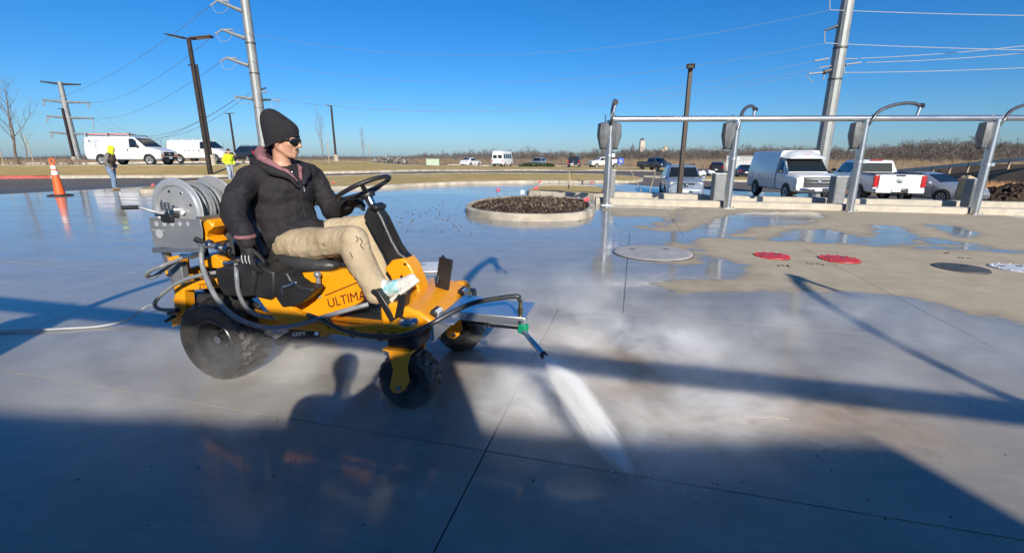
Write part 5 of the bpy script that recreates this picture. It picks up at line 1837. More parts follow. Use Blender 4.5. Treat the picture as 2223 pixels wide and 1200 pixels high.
for s_ in (-1, 1):
    cy = s_ * .437
    h = link('front_wheel', tm2, mw, loc=(1.42, cy, .185))
    link('rim', rm2, h)
    fk = MB()
    for e in (-1, 1):
        fk.side(fork_o, cy + e * .112 - .004, cy + e * .112 + .004)
    fk.flat([(1.34, cy - .125), (1.5, cy - .125), (1.5, cy + .125), (1.34, cy + .125)], .392, .404)
    fk.flat([(1.30, cy - .1), (1.345, cy - .1), (1.345, cy + .08), (1.30, cy + .08)], .385, .395)
    f = fk.build('caster_fork', M_or, mw, bevel=.004, weld=False)
    MB().cyl((1.405, cy - .125, .165), (1.405, cy + .125, .165), .018, n=10).build('axle_bolt', M_steel, f)
    MB().box((1.43, cy, .45), (.2, .2, .085)).build('pivot_block', M_blk, mw, bevel=.02)
    MB().lathe([(.06, .49), (.06, .555), (.05, .565), (.01, .57)], (1.43, cy, 0), (0, 0, 1), 20).build('pivot_cap', M_steel if s_ < 0 else M_or, mw)
    MB().lathe([(.075, .48), (.075, .535)], (1.43, cy, 0), (0, 0, 1), 20).build('pivot_hub', M_or, mw)
# ---- frame
def plate(name, poly, y0, y1, mt_=M_or, bevel=.006):
    return MB().side(poly, y0, y1).build(name, mt_, mw, bevel=bevel)
rail = S([(562, 640), (593, 633), (640, 668), (690, 695), (760, 706), (860, 700), (870, 730), (845, 738), (760, 728), (690, 717), (640, 712), (600, 690), (577, 662)], -.42)
for s_ in (-1, 1):
    plate('side_rail', rail, s_ * .42 - .02, s_ * .42 + .02)
lower = S([(470, 650), (600, 690), (640, 712), (720, 716), (720, 728), (600, 712), (520, 690), (440, 665)], -.36)
for s_ in (-1, 1):
    plate('lower_rail', lower, s_ * .34 - .02, s_ * .34 + .02)
panel = S([(631, 664), (654, 660), (666, 650), (681, 635), (687, 627), (706, 619), (720, 590), (785, 577), (785, 655), (765, 666), (712, 686), (690, 690)], -.28)
pn = plate('side_panel', panel, -.285, -.25)
seat_box = [(.45, .55), (.84, .55), (.84, .7), (.8, .765), (.45, .765)]
plate('seat_box', seat_box, -.27, .27, bevel=.01)
fl = MB().flat([(.82, -.36), (1.36, -.36), (1.36, .36), (.82, .36)], .455, .48).build('floor_pan', M_or, mw, bevel=.006)
MB().flat([(.86, -.3), (1.28, -.3), (1.28, .3), (.86, .3)], .481, .49).build('foot_mat', M_blk, fl)
MB().bar((1.38, -.5, .5), (1.38, .5, .5), .12, .08).build('front_axle', M_or, mw, bevel=.01)
# nose with its two lamps
nose = MB()
nose.prism([(1.2, .47), (1.56, .47), (1.565, .53), (1.47, .585), (1.3, .63), (1.2, .6)], lambda p: (p[0], -.37, p[1]), lambda p: (p[0], .33, p[1]))
nose.build('nose_cowl', M_or, mw, bevel=.02)
for y in (-.27, .2):
    h = MB().box((1.535, y, .557), (.05, .1, .05), Euler((0, .48, 0)).to_matrix()).build('headlight', M_blk, mw, bevel=.01)
    MB().box((1.553, y, .562), (.03, .078, .03), Euler((0, .48, 0)).to_matrix()).build('headlight_lens', M_lamp, h)
# steering tower
tower = S([(846, 578), (862, 560), (888, 556), (903, 575), (918, 612), (926, 645), (935, 668), (878, 668), (868, 620), (858, 595)], -.0)
plate('steering_tower', tower, -.075, .075, bevel=.012)
MB().side(S([(872, 590), (885, 588), (900, 620), (910, 655), (895, 655)], -.08), -.085, -.076).build('tower_rib', M_or, mw)
shroud = S([(796, 470), (806, 447), (826, 450), (838, 470), (860, 520), (874, 545), (890, 555), (884, 575), (866, 582), (850, 572), (836, 540), (818, 510)], 0)
plate('column_shroud', shroud, -.05, .05, M_blk, .015)
MB().side(S([(838, 458), (846, 470), (875, 530), (888, 548), (880, 552), (862, 530), (846, 500)], -.05), -.058, -.05).build('shroud_ridge', M_blk, mw)
for (u, v) in ((880, 573), (896, 606), (903, 640), (872, 600)):
    MB().lathe([(.009, 0), (.009, .006), (.004, .007)], ml(u, v, -.076), (0, -1, 0), 8).build('tower_bolt', M_blkm, mw)
MB().tube([ml(865, 575, -.03), ml(877, 602, -.03)], .012, 8).build('damper', M_steel, mw)
# wheel
C = V((.925, .0, 1.296))
ax = V((-.42, 0, .907))
e1 = V((0, 1, 0))
e2 = ax.cross(e1)
sw = MB().tube([C + (e1 * math.cos(t) + e2 * math.sin(t)) * .183 for t in [k * math.pi / 20 for k in range(40)]], .015, 12, closed=True).build('steering_wheel', M_blk, mw)
hub = C - ax * .05
for a in (R(90), R(210), R(330)):
    MB().tube([hub + ax * .01, hub.lerp(C, .5) + (e1 * math.cos(a) + e2 * math.sin(a)) * .09, C + (e1 * math.cos(a) + e2 * math.sin(a)) * .18], [.022, .018, .013], 8).build('spoke', M_blk, sw)
MB().lathe([(.05, -.02), (.055, .0), (.045, .025), (.01, .03)], hub, ax, 20).build('wheel_hub', M_blk, sw)
MB().tube([hub - ax * .01, hub - ax * .1, ml(816, 455, 0)], [.03, .028, .03], 12).build('column', M_steel, mw)
MB().box(ml(822, 448, -.02), (.05, .13, .035), Euler((0, .44, 0)).to_matrix()).build('column_bracket', M_blk, mw, bevel=.01)
# pedals and black guard
MB().side(S([(810, 628), (822, 628), (848, 668), (858, 690), (868, 640), (884, 636), (876, 690), (862, 704), (850, 700)], -.36), -.375, -.3).build('pedal_bracket', M_blkm, mw, bevel=.005)
MB().box(ml(822, 634, -.33), (.07, .09, .03), Euler((0, .6, 0)).to_matrix()).build('pedal', M_blk, mw, bevel=.012)
MB().box(ml(874, 645, -.24), (.04, .17, .13), Euler((0, .55, 0)).to_matrix()).build('pedal', M_blk, mw, bevel=.012)
gd = MB()
gd.bar((1.42, .1, .6), (1.46, .1, .82), .02, .1, (1, 0, 0))
gd.bar((1.4, .1, .62), (1.4, .22, .8), .1, .012, (1, 0, 0))
gd.build('black_bracket', M_blkm, mw, bevel=.004, weld=False)
# ---- seat
cush = MB()
cush.ball((.53, 0, .795), (.34, .29, .085), 24, 12)
cush.ball((.53, -.2, .8), (.3, .1, .075), 18, 10)
cush.ball((.53, .2, .8), (.3, .1, .075), 18, 10)
blob('seat_cushion', cush, M_seat, mw, .02, 4)
bk = MB()
for k in range(6):
    t = k / 5
    bk.ball((.24 - .13 * t, 0, .86 + .32 * t), (.07, .27 - .05 * t, .1), 18, 10)
blob('seat_back', bk, M_seat, mw, .02, 5)
# ---- rear body, engine, tank
bx = MB()
bx.side(S([(478, 580), (520, 572), (566, 570), (566, 600), (560, 640), (500, 640), (484, 615)], -.45), -.5, -.28)
t1 = bx.build('fuel_tank', M_blk, mw, bevel=.02)
MB().lathe([(.045, 0), (.05, .02), (.045, .035), (.01, .037)], V((.2, -.39, .82)), (0, 0, 1), 18).build('fuel_cap', M_blk, t1)
plate('tank_flank', S([(566, 572), (605, 588), (606, 640), (596, 648), (560, 640)], -.43), -.47, -.3, M_blk, .015)
cs = plate('control_console', S([(602, 592), (632, 588), (640, 604), (660, 618), (690, 624), (680, 640), (664, 652), (650, 660), (634, 662), (622, 664), (606, 640)], -.42), -.46, -.34, M_blk, .012)
MB().tube(curve([ml(616, 640, -.47), ml(614, 624, -.475), ml(630, 618, -.475), ml(642, 613, -.47)], 5), .007, 8).build('chrome_rod', M_chrome, cs)
MB().tube([ml(692, 622, -.33), ml(691, 606, -.33), ml(690, 600, -.33)], [.014, .014, .012], 8).build('height_lever', M_plate, mw)
MB().ball(ml(689, 596, -.33), .024, 14, 9).build('lever_knob', M_plate, mw)
MB().cyl(ml(693, 643, -.295), ml(693, 643, -.28), .012, n=12).build('panel_bolt', M_blkm, mw)
eng = MB()
eng.box((-.12, .02, .66), (.42, .5, .3))
eng.lathe([(.2, .8), (.2, .86), (.16, .9), (.02, .91)], (-.1, .02, 0), (0, 0, 1), 24)
e_ = eng.build('engine', M_blkm, mw, bevel=.015, weld=False)
for k in range(7):
    MB().box((-.12, -.235 - .012, .56 + .035 * k), (.34, .03, .012)).build('cooling_fin', M_rim, e_)
MB().lathe([(.06, -.12), (.065, -.1), (.065, .1), (.06, .12)], (-.22, -.3, .5), (1, 0, 0), 18).build('muffler', M_rim, mw)
# transmission casting in front of the wheel
tr_ = MB()
tr_.ball((.3, -.3, .36), (.09, .07, .07), 14, 9)
tr_.ball((.36, -.3, .33), (.06, .06, .06), 12, 8)
tr_.box((.25, -.25, .36), (.12, .14, .08))
blob('transaxle', tr_, M_galv, mw, .012, 1, .006, 30)
sk = plate('deck_bracket', S([(597, 738), (622, 722), (690, 716), (712, 718), (712, 728), (640, 735), (622, 744), (605, 748)], -.4), -.42, -.36, M_blkm, .004)
st = MB().side(S([(634, 722), (662, 719), (662, 727), (635, 730)], -.423), -.4225, -.4205).build('warning_sticker', mat('cream_label', (.72, .66, .5), .5, var=.05), sk)
for k, (u, c_) in enumerate(((640, (.02, .06, .4)), (648, (.7, .4, .02)), (656, (.03, .03, .03)))):
    q = ml(u, 725, -.4235)
    MB().lathe([(.001, 0), (.008, 0), (.008, .001), (.001, .001)], q, (0, -1, 0), 10).build('pictogram', mat('print_%d' % k, c_, .5, var=0), sk)
MB().cyl(ml(687, 724, -.45), ml(687, 724, -.36), .013, n=12).build('deck_pin', M_steel, mw)
plate('deck_hanger', S([(700, 712), (714, 711), (713, 726), (700, 728)], -.4), -.43, -.36)
# rear frame with the model lettering
plate('rear_upright', S([(388, 602), (410, 596), (412, 640), (414, 672), (392, 690), (390, 640)], -.42), -.46, -.38)
plate('rear_guard', S([(366, 568), (376, 556), (398, 552), (402, 586), (388, 604), (372, 596)], -.42), -.46, -.38)
rb2 = plate('rear_bar', S([(396, 612), (484, 602), (486, 622), (400, 630)], -.43), -.455, -.41)
plate('rear_bumper', S([(380, 690), (420, 676), (424, 690), (386, 706)], -.4), -.44, .44)
MB().bar((-.32, -.44, .68), (-.32, .44, .68), .05, .12).build('rear_cross_bar', M_or, mw, bevel=.008)
MB().bar((-.34, -.44, .5), (-.34, .44, .5), .05, .1).build('rear_cross_bar', M_or, mw, bevel=.008)
hoop = curve([ml(462, 532, -.44), ml(449, 515, -.44), ml(452, 496, -.44), ml(470, 482, -.44), ml(488, 478, -.3), ml(500, 482, -.05)], 6)
hp = MB()
for a, b_ in zip(hoop, hoop[1:]):
    pass
n_ = len(hoop)
vsx, fsx = [], []
for i, p in enumerate(hoop):
    t = (hoop[min(i + 1, n_ - 1)] - hoop[max(i - 1, 0)]).normalized()
    nn = V((-t.z, 0, t.x))
    for (a, y) in ((-.032, -.03), (.032, -.03), (.032, .1), (-.032, .1)):
        vsx.append(p + nn * a + V((0, y, 0)))
for i in range(n_ - 1):
    for k in range(4):
        fsx.append((i * 4 + k, i * 4 + (k + 1) % 4, (i + 1) * 4 + (k + 1) % 4, (i + 1) * 4 + k))
fsx += [(0, 1, 2, 3), tuple((n_ - 1) * 4 + k for k in (3, 2, 1, 0))]
hp.add(vsx, fsx)
hp.build('engine_hoop', M_or, mw, bevel=.006)
plate('engine_bracket', S([(452, 560), (478, 550), (496, 565), (496, 580), (470, 578), (456, 575)], -.35), -.4, -.3)
M_txt = mat('dark_red_print', (.1, .012, .008), .5, var=0)
def face_y(p, rot=0.):
    return Matrix.Translation(p) @ Euler((math.pi / 2, rot, 0)).to_matrix().to_4x4()
a, c = ml(713, 668, -.287), ml(772, 654, -.287)
lettering('model_name', 'ULTIMA', .088, M_txt, pn, face_y(a, -math.atan2(c.z - a.z, c.x - a.x)), .15)
a, c = ml(432, 627, -.457), ml(470, 622, -.457)
lettering('model_number', 'ZTS1', .047, M_txt, rb2, face_y(a, -math.atan2(c.z - a.z, c.x - a.x)), .1)
lettering('model_number', '42', .047, M_txt, rb2, face_y(a.lerp(c, .72), -math.atan2(c.z - a.z, c.x - a.x)), .1)
MB().side(S([(706, 640), (790, 606), (790, 608.5), (706, 642.5)], -.286), -.2875, -.2855).build('pinstripe', M_txt, pn)
# ---- hose reel
rx, rz = -.15, 1.165
reel = MB()
prf = [(.02, 0), (.05, -.004), (.15, -.004), (.16, -.016), (.172, -.016), (.18, -.004), (.2, -.004), (.206, 0), (.2, .006), (.02, .006)]
d1 = MB().lathe(prf, (rx, -.46, rz), (0, 1, 0), 56).build('reel_disc', M_reel, mw)
d2 = MB().lathe([(r_, -t_) for r_, t_ in prf], (rx, -.19, rz), (0, 1, 0), 56).build('reel_disc', M_reel, mw)
for k in range(8):
    a = k * math.pi / 4 + .3
    MB().cyl((rx + math.cos(a) * .125, -.468, rz + math.sin(a) * .125), (rx + math.cos(a) * .125, -.455, rz + math.sin(a) * .125), .008, n=10).build('disc_bolt', M_steel if k % 2 else M_blkm, d1)
pts = []
for k in range(11 * 24 + 1):
    t = k / 24
    a = t * 2 * math.pi
    rr = .152 + .012 * math.sin(t * 1.7)
    pts.append((rx + math.cos(a) * rr, -.445 + .0215 * t + .004 * math.sin(t * 5), rz + math.sin(a) * rr))
MB().tube(pts, .0125, 8).build('wound_hose', M_hose, mw)
MB().cyl((rx, -.455, rz), (rx, -.195, rz), .135, n=32).build('reel_drum', M_hoseb, mw)
MB().cyl((rx, -.5, rz), (rx, -.15, rz), .02, n=14).build('reel_axle', M_steel, mw)
md = MB().box((rx - .03, -.495, rz - .045), (.09, .06, .05)).build('reel_motor', M_blkm, mw, bevel=.006)
for k in range(3):
    MB().cyl((rx - .06 + k * .03, -.51, rz + .005), (rx - .06 + k * .03, -.51, rz + .055), .009, n=10).build('hose_barb', M_steel, md)
MB().lathe([(.014, 0), (.015, .014), (.006, .016)], (rx + .06, -.47, rz - .01), (0, -1, 0), 16).build('hub_cap', M_white, md)
MB().tube([(rx - .06, -.5, rz - .02), (rx - .13, -.53, rz + .0), ml(308, 451, -.56), ml(300, 450, -.56)], [.013, .01, .009, .009], 10).build('crank_arm', M_reel, mw)
MB().tube([ml(302, 450, -.56), ml(265, 451, -.6)], .013, 12).build('crank_grip', M_blk, mw)
# slotted plate below the reel
pl = MB()
outline = S([(324, 471), (436, 476), (441, 502), (441, 540), (336, 536)], -.5)
cp_ = MB().side(outline, -.505, -.5).build('slotted_plate', M_plate, mw, bevel=.003)
pl2 = MB().side(S([(334, 537), (441, 540), (441, 546), (336, 548)], -.5), -.515, -.5).build('plate_flange', M_galv, cp_)
for k in range(5):
    u = 340 + k * 17
    q = ml(u, 486, -.507)
    MB().lathe([(.001, 0), (.018 - .001 * k, 0), (.018 - .001 * k, .0015), (.001, .0015)], q, (0, -1, 0), 18).build('slot', mat('slot_grey', (.5, .52, .55), .4, .3, var=.1), cp_)  # slots drawn as paler grey discs on the plate
q = ml(346, 507, -.507)
MB().lathe([(.001, 0), (.03, 0), (.03, .0015), (.001, .0015)], q, (0, -1, 0), 22).build('round_hole', MATS['slot_grey'], cp_)
for (u, v) in ((334, 499), (352, 500)):
    MB().box(ml(u, v, -.507), (.03, .003, .006)).build('slot', MATS['slot_grey'], cp_)
MB().bar((.05, -.5, 1.12), (.05, -.16, 1.12), .03, .03).build('reel_frame', M_galv, mw)
MB().bar((.05, -.3, 1.12), (.04, -.3, .62), .04, .035).build('reel_frame', M_galv, mw)
MB().bar((-.33, -.48, 1.1), (-.3, -.42, .5), .04, .035).build('reel_frame', M_galv, mw)
MB().bar((-.33, -.18, 1.1), (-.3, -.18, .5), .04, .035).build('reel_frame', M_galv, mw)
MB().bar((rx, -.17, rz), (rx, -.17, .7), .05, .03).build('reel_frame', M_galv, mw)
MB().box((-.25, -.44, .74), (.09, .05, .16)).build('post_bracket', M_plate, mw, bevel=.006)
# ---- valves and fittings
vf = MB()
vf.tube([ml(438, 530, -.5), ml(470, 535, -.5), ml(500, 545, -.48)], [.02, .018, .018], 12)
vf.tube([ml(438, 545, -.5), ml(437, 522, -.5)], .02, 12)
vf.build('valve_manifold', M_galv, mw, weld=False)
MB().tube([ml(444, 526, -.51), ml(424, 519, -.52)], [.012, .018], 10).build('valve_lever', M_blk, mw)
for (u, v) in ((455, 528), (476, 537), (492, 541)):
    q = ml(u, v, -.5)
    MB().lathe([(.025, -.012), (.025, .012)], q, (1, 0, -.3), 6).build('hex_fitting', M_steel, mw)
MB().tube([ml(438, 545, -.49), ml(415, 556, -.49), ml(395, 556, -.48)], [.022, .02, .018], 10).build('hose_coupling', M_steel, mw)
MB().tube([ml(488, 572, -.46), ml(513, 570, -.46)], .018, 10).build('hose_coupling', M_steel, mw)
def hose(name, pts, r_, mt_=M_hose):
    return MB().tube(curve(pts, 8), r_, 10).build(name, mt_, mw)
HL = lambda lst: [ml(u, v, y) for u, v, y in lst]
hose('supply_hose', HL([(437, 545, -.5), (439, 575, -.52), (452, 612, -.56), (474, 652, -.6), (505, 684, -.61), (545, 703, -.56), (590, 711, -.5), (650, 704, -.47), (712, 685, -.44), (770, 668, -.4), (800, 660, -.36)]), .0155)
hose('supply_hose', HL([(513, 574, -.47), (514, 600, -.52), (520, 640, -.5), (542, 675, -.45), (580, 688, -.42), (622, 687, -.4)]), .014)
hose('supply_hose', HL([(482, 590, -.45), (440, 596, -.5), (390, 612, -.53), (350, 640, -.54), (336, 660, -.52), (350, 672, -.5), (392, 671, -.46)]), .013)
hose('supply_hose', HL([(398, 558, -.49), (365, 578, -.53), (335, 600, -.56), (318, 599, -.6), (326, 588, -.62), (350, 578, -.6), (385, 565, -.52)]), .012)
hose('lance_hose', HL([(668, 683, -.43), (705, 697, -.46), (750, 718, -.5), (800, 728, -.53), (860, 729, -.555), (905, 718, -.54), (945, 698, -.46), (985, 676, -.4), (1030, 657, -.36), (1085, 647, -.33), (1121, 643, -.31), (1128, 648, -.3)]), .015, M_hoseb)
for (u, v, y) in ((716, 703, -.46), (765, 722, -.51), (826, 729, -.54)):
    q = ml(u, v, y)
    MB().tube([q + V((math.cos(t) * .02, .0, math.sin(t) * .03)) for t in [k * math.pi / 5 for k in range(10)]], .004, 6, closed=True).build('cable_tie', M_blk, mw)
# ---- front tool bar with the lance
MB().prism([(-.44, .44), (.12, .44), (.12, .56), (-.44, .56)], lambda p: (1.575, p[0], p[1]), lambda p: (1.595, p[0], p[1])).build('mount_plate', M_alu, mw, bevel=.004)
MB().prism([(1.59, .552), (1.72, .552), (1.72, .56), (1.59, .56)], lambda p: (p[0], -.44, p[1]), lambda p: (p[0], .12, p[1])).build('mount_ledge', M_alu, mw, bevel=.003)
MB().box((1.87, -.17, .565), (.5, .3, .055)).build('tool_channel', M_alu, mw, bevel=.006)
for (x, y) in ((1.64, -.36), (1.66, -.1), (1.64, .06)):
    MB().lathe([(.016, 0), (.016, .014), (.01, .02)], (x, y, .56), (0, 0, 1), 6).build('ledge_bolt', M_steel, mw)
MB().lathe([(.012, 0), (.012, .02), (.018, .022), (.018, .045), (.012, .05), (.01, .085), (.014, .09), (.014, .1)], (2.085, -.3, .592), (0, 0, 1), 12).build('hose_fitting', M_brass, mw)
MB().tube([(1.72, -.2, .5), (1.87, -.25, .497), (2.09, -.31, .52)], [.011, .009, .009], 10).build('lance_rod', M_blkm, mw)
MB().cyl((1.86, -.247, .497), (1.88, -.253, .498), .015, n=10).build('rod_collar', M_steel, mw)
gb = MB().box((2.107, -.315, .523), (.05, .05, .055), Euler((0, .1, -.3)).to_matrix()).build('swivel_block', M_green, mw, bevel=.006)
MB().cyl((2.09, -.32, .555), (2.09, -.32, .575), .012, n=10).build('swivel_pin', M_steel, gb)
NZ0, NZ1 = V((2.11, -.33, .515)), ml(1181, 771, -.46)
MB().tube([NZ0, NZ0.lerp(NZ1, .1), NZ0.lerp(NZ1, .5), NZ1], [.012, .013, .016, .019], 14).build('nozzle_barrel', M_alu, mw)
dj = (NZ1 - NZ0).normalized()
MB().tube([NZ1 - dj * .012, NZ1 + dj * .006], [.022, .022], 14).build('nozzle_collar', M_blkm, mw)
# trailing ground hose, its own thing
q0 = ml(372, 681, -.5)
def tow(p):
    w2 = MO + ME * p.x + MN * p.y
    return V((w2.x, w2.y, p.z))
hp_ = [tow(q0)]
for u, v in ((330, 694), (280, 704), (220, 711), (150, 716), (60, 720), (-80, 724), (-300, 735)):
    p = gp(u, v)
    hp_.append(V((p.x, p.y, g(p.x, p.y) + .015)))
hp_[1].z = .14
hp_[2].z = .05
o = MB().tube(curve(hp_, 10), .0095, 10).build('ground_hose', mat('pale_hose', (.42, .43, .42), .4, var=.1))
tag(o, 'pale hose trailing across the wet concrete from the mower\'s rear', 'hose')
MB().tube([q0 + V((.06, 0, .03)), q0 + V((-.02, 0, 0))], [.018, .016], 10).build('hose_end', M_blkm, mw)
MB().bar(ml(378, 686, -.49), ml(362, 697, -.5), .03, .02).build('hose_end_lever', M_blkm, mw)
# ================================================================== PEOPLE
def add_hand(mb, wrist, d, nrm, thumb_sgn=1, curl=.5, s=1., r_=1.):
    """palm and five separate fingers; nrm = the way the palm faces"""
    d = V(d).normalized()
    nrm = V(nrm)
    nrm = (nrm - d * nrm.dot(d)).normalized()
    t = d.cross(nrm).normalized() * thumb_sgn
    w_ = V(wrist)
    pc = w_ + d * .05 * s
    for k in (-1, 0, 1):
        mb.caps(w_ + d * .015 * s + t * .014 * k * s, w_ + d * .082 * s + t * .022 * k * s, .016 * s * r_, .015 * s * r_, 10)
    for k, (off, ln, rr) in enumerate(((.031, .078, .0092), (.0105, .088, .0098), (-.0105, .083, .0092), (-.031, .066, .0082))):
        p = w_ + d * (.088 - abs(off) * .12) * s + t * off * s
        dd = (d + t * off * 2.5).normalized()
        for q, f in enumerate((.45, .32, .25)):
            c = curl * (1.0 + .12 * k) * (.75 if q == 0 else 1.0)
            ax_ = dd.cross(nrm).normalized()
            dd = (Matrix.Rotation(c, 3, ax_) @ dd).normalized()
            e = p + dd * ln * f * s
            mb.caps(p, e, rr * s * r_ * (1 - .1 * q), rr * s * r_ * (.95 - .12 * q), 8)
            p = e
    p = w_ + d * .028 * s + t * .026 * s + nrm * .006 * s
    dd = (d * .62 + t * .72 + nrm * .25).normalized()
    for q, f in enumerate((.04, .032, .026)):
        e = p + dd * f * s
        mb.caps(p, e, (.0125 - .0015 * q) * s * r_, (.0115 - .0015 * q) * s * r_, 8)
        p = e
        dd = (dd * .8 + d * .35 + nrm * .15 * curl).normalized()
def head_frame(c, yaw, pitch=0., roll=0.):
    m = Euler((roll, -pitch, yaw)).to_matrix()
    return lambda f, l, u: V(c) + m @ V((f, l, u))
def add_head(mb, H, s=1.):
    h = lambda f, l, u: H(f * s, l * s, u * s)
    rot = Matrix([(H(1, 0, 0) - H(0, 0, 0)), (H(0, 1, 0) - H(0, 0, 0)), (H(0, 0, 1) - H(0, 0, 0))]).transposed()
    mb.ball(h(-.012, 0, .035), (.098 * s, .077 * s, .1 * s), 18, 12, rot)
    mb.ball(h(.03, 0, -.02), (.066 * s, .062 * s, .085 * s), 16, 10, rot)
    mb.caps(h(.02, 0, -.06), h(.062, 0, -.092), .046 * s, .026 * s)
    for sg in (-1, 1):
        mb.caps(h(-.01, sg * .05, -.04), h(.05, sg * .022, -.092), .026 * s, .02 * s)
        mb.ball(h(.06, sg * .036, -.018), (.03 * s, .026 * s, .024 * s), 10, 7, rot)
        mb.ball(h(-.008, sg * .079, -.005), (.02 * s, .009 * s, .032 * s), 10, 8, rot)
        mb.ball(h(.078, sg * .031, .022), (.02 * s, .03 * s, .01 * s), 10, 6, rot)
    mb.caps(h(.09, 0, .012), h(.116, 0, -.028), .0095 * s, .0135 * s, 10)
    for sg in (-1, 1):
        mb.ball(h(.1, sg * .012, -.034), (.011 * s, .009 * s, .008 * s), 8, 6, rot)
    mb.caps(h(.09, -.02, -.064), h(.09, .02, -.064), .0072 * s, None, 8)
    mb.caps(h(.087, -.017, -.075), h(.087, .017, -.075), .008 * s, None, 8)
    return rot
def limb(mb, pts, rads):
    for a, b_, ra, rb_ in zip(pts, pts[1:], rads, rads[1:]):
        mb.caps(a, b_, ra, rb_)

# ---- the rider (mower frame)
HC = (.345, -.015, 1.605)
H = head_frame(HC, R(10), R(-5), R(2))
J = dict(sn=V((.215, -.21, 1.365)), en=ml(512, 466, -.42), wn=ml(534, 524, -.5), sf=V((.40, .185, 1.36)), ef=V((.50, .225, 1.10)), wf=V((.70, .135, 1.165)),
         hn=V((.40, -.13, .905)), kn=ml(765, 522, -.27), an=ml(818, 628, -.28), hf=V((.42, .1, .92)), kf=V((.85, .11, 1.01)), af=V((.97, .1, .63)))
mb = MB()
add_head(mb, H)
limb(mb, [H(-.02, 0, -.03), V((.305, -.01, 1.47)), V((.29, -.01, 1.36))], [.055, .058, .09])
limb(mb, [V((.29, -.01, 1.36)), V((.28, -.01, 1.12)), V((.32, 0, .93))], [.11, .12, .13])
limb(mb, [V((.29, -.01, 1.36)), J['sn'], J['sn'].lerp(J['en'], .5) + V((-.025, -.02, 0)), J['en'] + V((-.01, 0, 0)), J['wn']], [.07, .045, .04, .032, .025])
limb(mb, [V((.32, -.01, 1.36)), J['sf'], J['ef'], J['wf']], [.07, .055, .042, .03])
limb(mb, [V((.33, -.05, .93)), J['hn'], J['kn'], J['an'], J['an'] + V((.05, 0, -.01)), J['an'] + V((.13, 0, .05))], [.1, .08, .055, .035, .03, .022])
limb(mb, [V((.33, .05, .93)), J['hf'], J['kf'], J['af'], J['af'] + V((.05, 0, -.01)), J['af'] + V((.1, 0, .02))], [.1, .08, .055, .035, .03, .022])
rider = blob('person', mb, M_skin, None, .0075, 3)
rider.location = (MO.x, MO.y, 0)
rider.rotation_euler = (0, 0, MYAW)
tag(rider, 'seated person in black beanie, sunglasses, dark jacket and khaki trousers steering', 'person')
# jacket
mb = MB()
ry = Euler((0, 0, R(-27))).to_matrix()
mb.ball((.30, -.012, 1.27), (.15, .215, .17), 24, 14, ry)
mb.ball((.285, -.012, 1.10), (.165, .215, .2), 24, 14, ry)
mb.ball((.335, -.02, .965), (.19, .225, .14), 24, 14, ry)
mb.ball((.46, -.03, .985), (.1, .17, .09), 20, 12, ry)
mb.ball((.30, -.01, 1.37), (.11, .185, .085), 20, 10, ry)
mb.caps((.3, -.01, 1.37), J['sn'] + V((.02, .03, .015)), .085, .075)
mb.caps((.3, -.01, 1.37), J['sf'] + V((0, -.03, .015)), .085, .075)
limb(mb, [J['sn'], J['sn'].lerp(J['en'], .5) + V((-.025, -.02, 0)), J['en'] + V((-.02, 0, 0)), J['en'].lerp(J['wn'], .5), J['wn']], [.08, .075, .072, .066, .052])
limb(mb, [J['sf'], J['sf'].lerp(J['ef'], .5), J['ef'], J['ef'].lerp(J['wf'], .5) + V((0, 0, -.012)), J['wf']], [.078, .073, .07, .064, .052])
jk = blob('jacket', mb, M_jack, rider, .0105, 4, .017, 12)
# black collar / hood lying on the shoulders, mauve hoodie inside it
def ring(pts, rads, name, mt_, wr=.006):
    mb = MB()
    P = curve(pts, 5)
    n = len(P)
    for i in range(n - 1):
        t0, t1 = i / 5, (i + 1) / 5
        r0 = float(np.interp(t0, range(len(rads)), rads))
        r1 = float(np.interp(t1, range(len(rads)), rads))
        mb.caps(P[i], P[i + 1], r0, r1, 10)
    return blob(name, mb, mt_, rider, .008, 4, wr, 22)
nb_ = V((.31, -.01, 0))
ring([nb_ + V(p) for p in ((.165, -.075, 1.3), (.125, -.1, 1.365), (.03, -.15, 1.41), (-.09, -.135, 1.445), (-.175, -.01, 1.465), (-.1, .12, 1.455), (.05, .14, 1.43), (.14, .06, 1.39), (.175, -.03, 1.32))], [.012, .02, .03, .038, .045, .038, .034, .03, .012], 'jacket_collar', M_jack)
ring([nb_ + V(p) for p in ((.15, -.06, 1.335), (.095, -.075, 1.395), (.01, -.1, 1.44), (-.08, -.1, 1.495), (-.145, -.015, 1.53), (-.09, .08, 1.5), (.02, .09, 1.45), (.1, .04, 1.41), (.155, -.025, 1.345))], [.008, .018, .024, .032, .04, .032, .026, .02, .008], 'hoodie_hood', M_mauve)
# zip and chest mark
zp = [ml(u, v, -.17) for u, v in ((636, 372), (650, 405), (657, 440), (662, 472))]
mk = mat('pale_print', (.55, .55, .58), .6, var=0)
def on_jacket(u, v):
    o_ = ml(u, v, -1.2)
    d = (ml(u, v, .2) - o_).normalized()
    ok, loc, nor, idx = jk.ray_cast(o_, d)
    return (loc - d * .002) if ok else None
zz = [on_jacket(634 + 30 * t ** .8, 374 + 100 * t) for t in [k / 14 for k in range(15)]]
zz = [p for p in zz if p]
if len(zz) > 3:
    MB().tube(zz, .0042, 6).build('zip', mat('zip_teeth', (.05, .05, .055), .4, .3, var=.1), jk)
    MB().ball(zz[0], .008, 8, 6).build('zip_pull', M_steel, jk)
for k in range(6):
    p = on_jacket(657 + k * .8, 392 + k * 4.4)
    if p:
        MB().box(p, (.006, .004, .009)).build('chest_lettering', mk, jk)
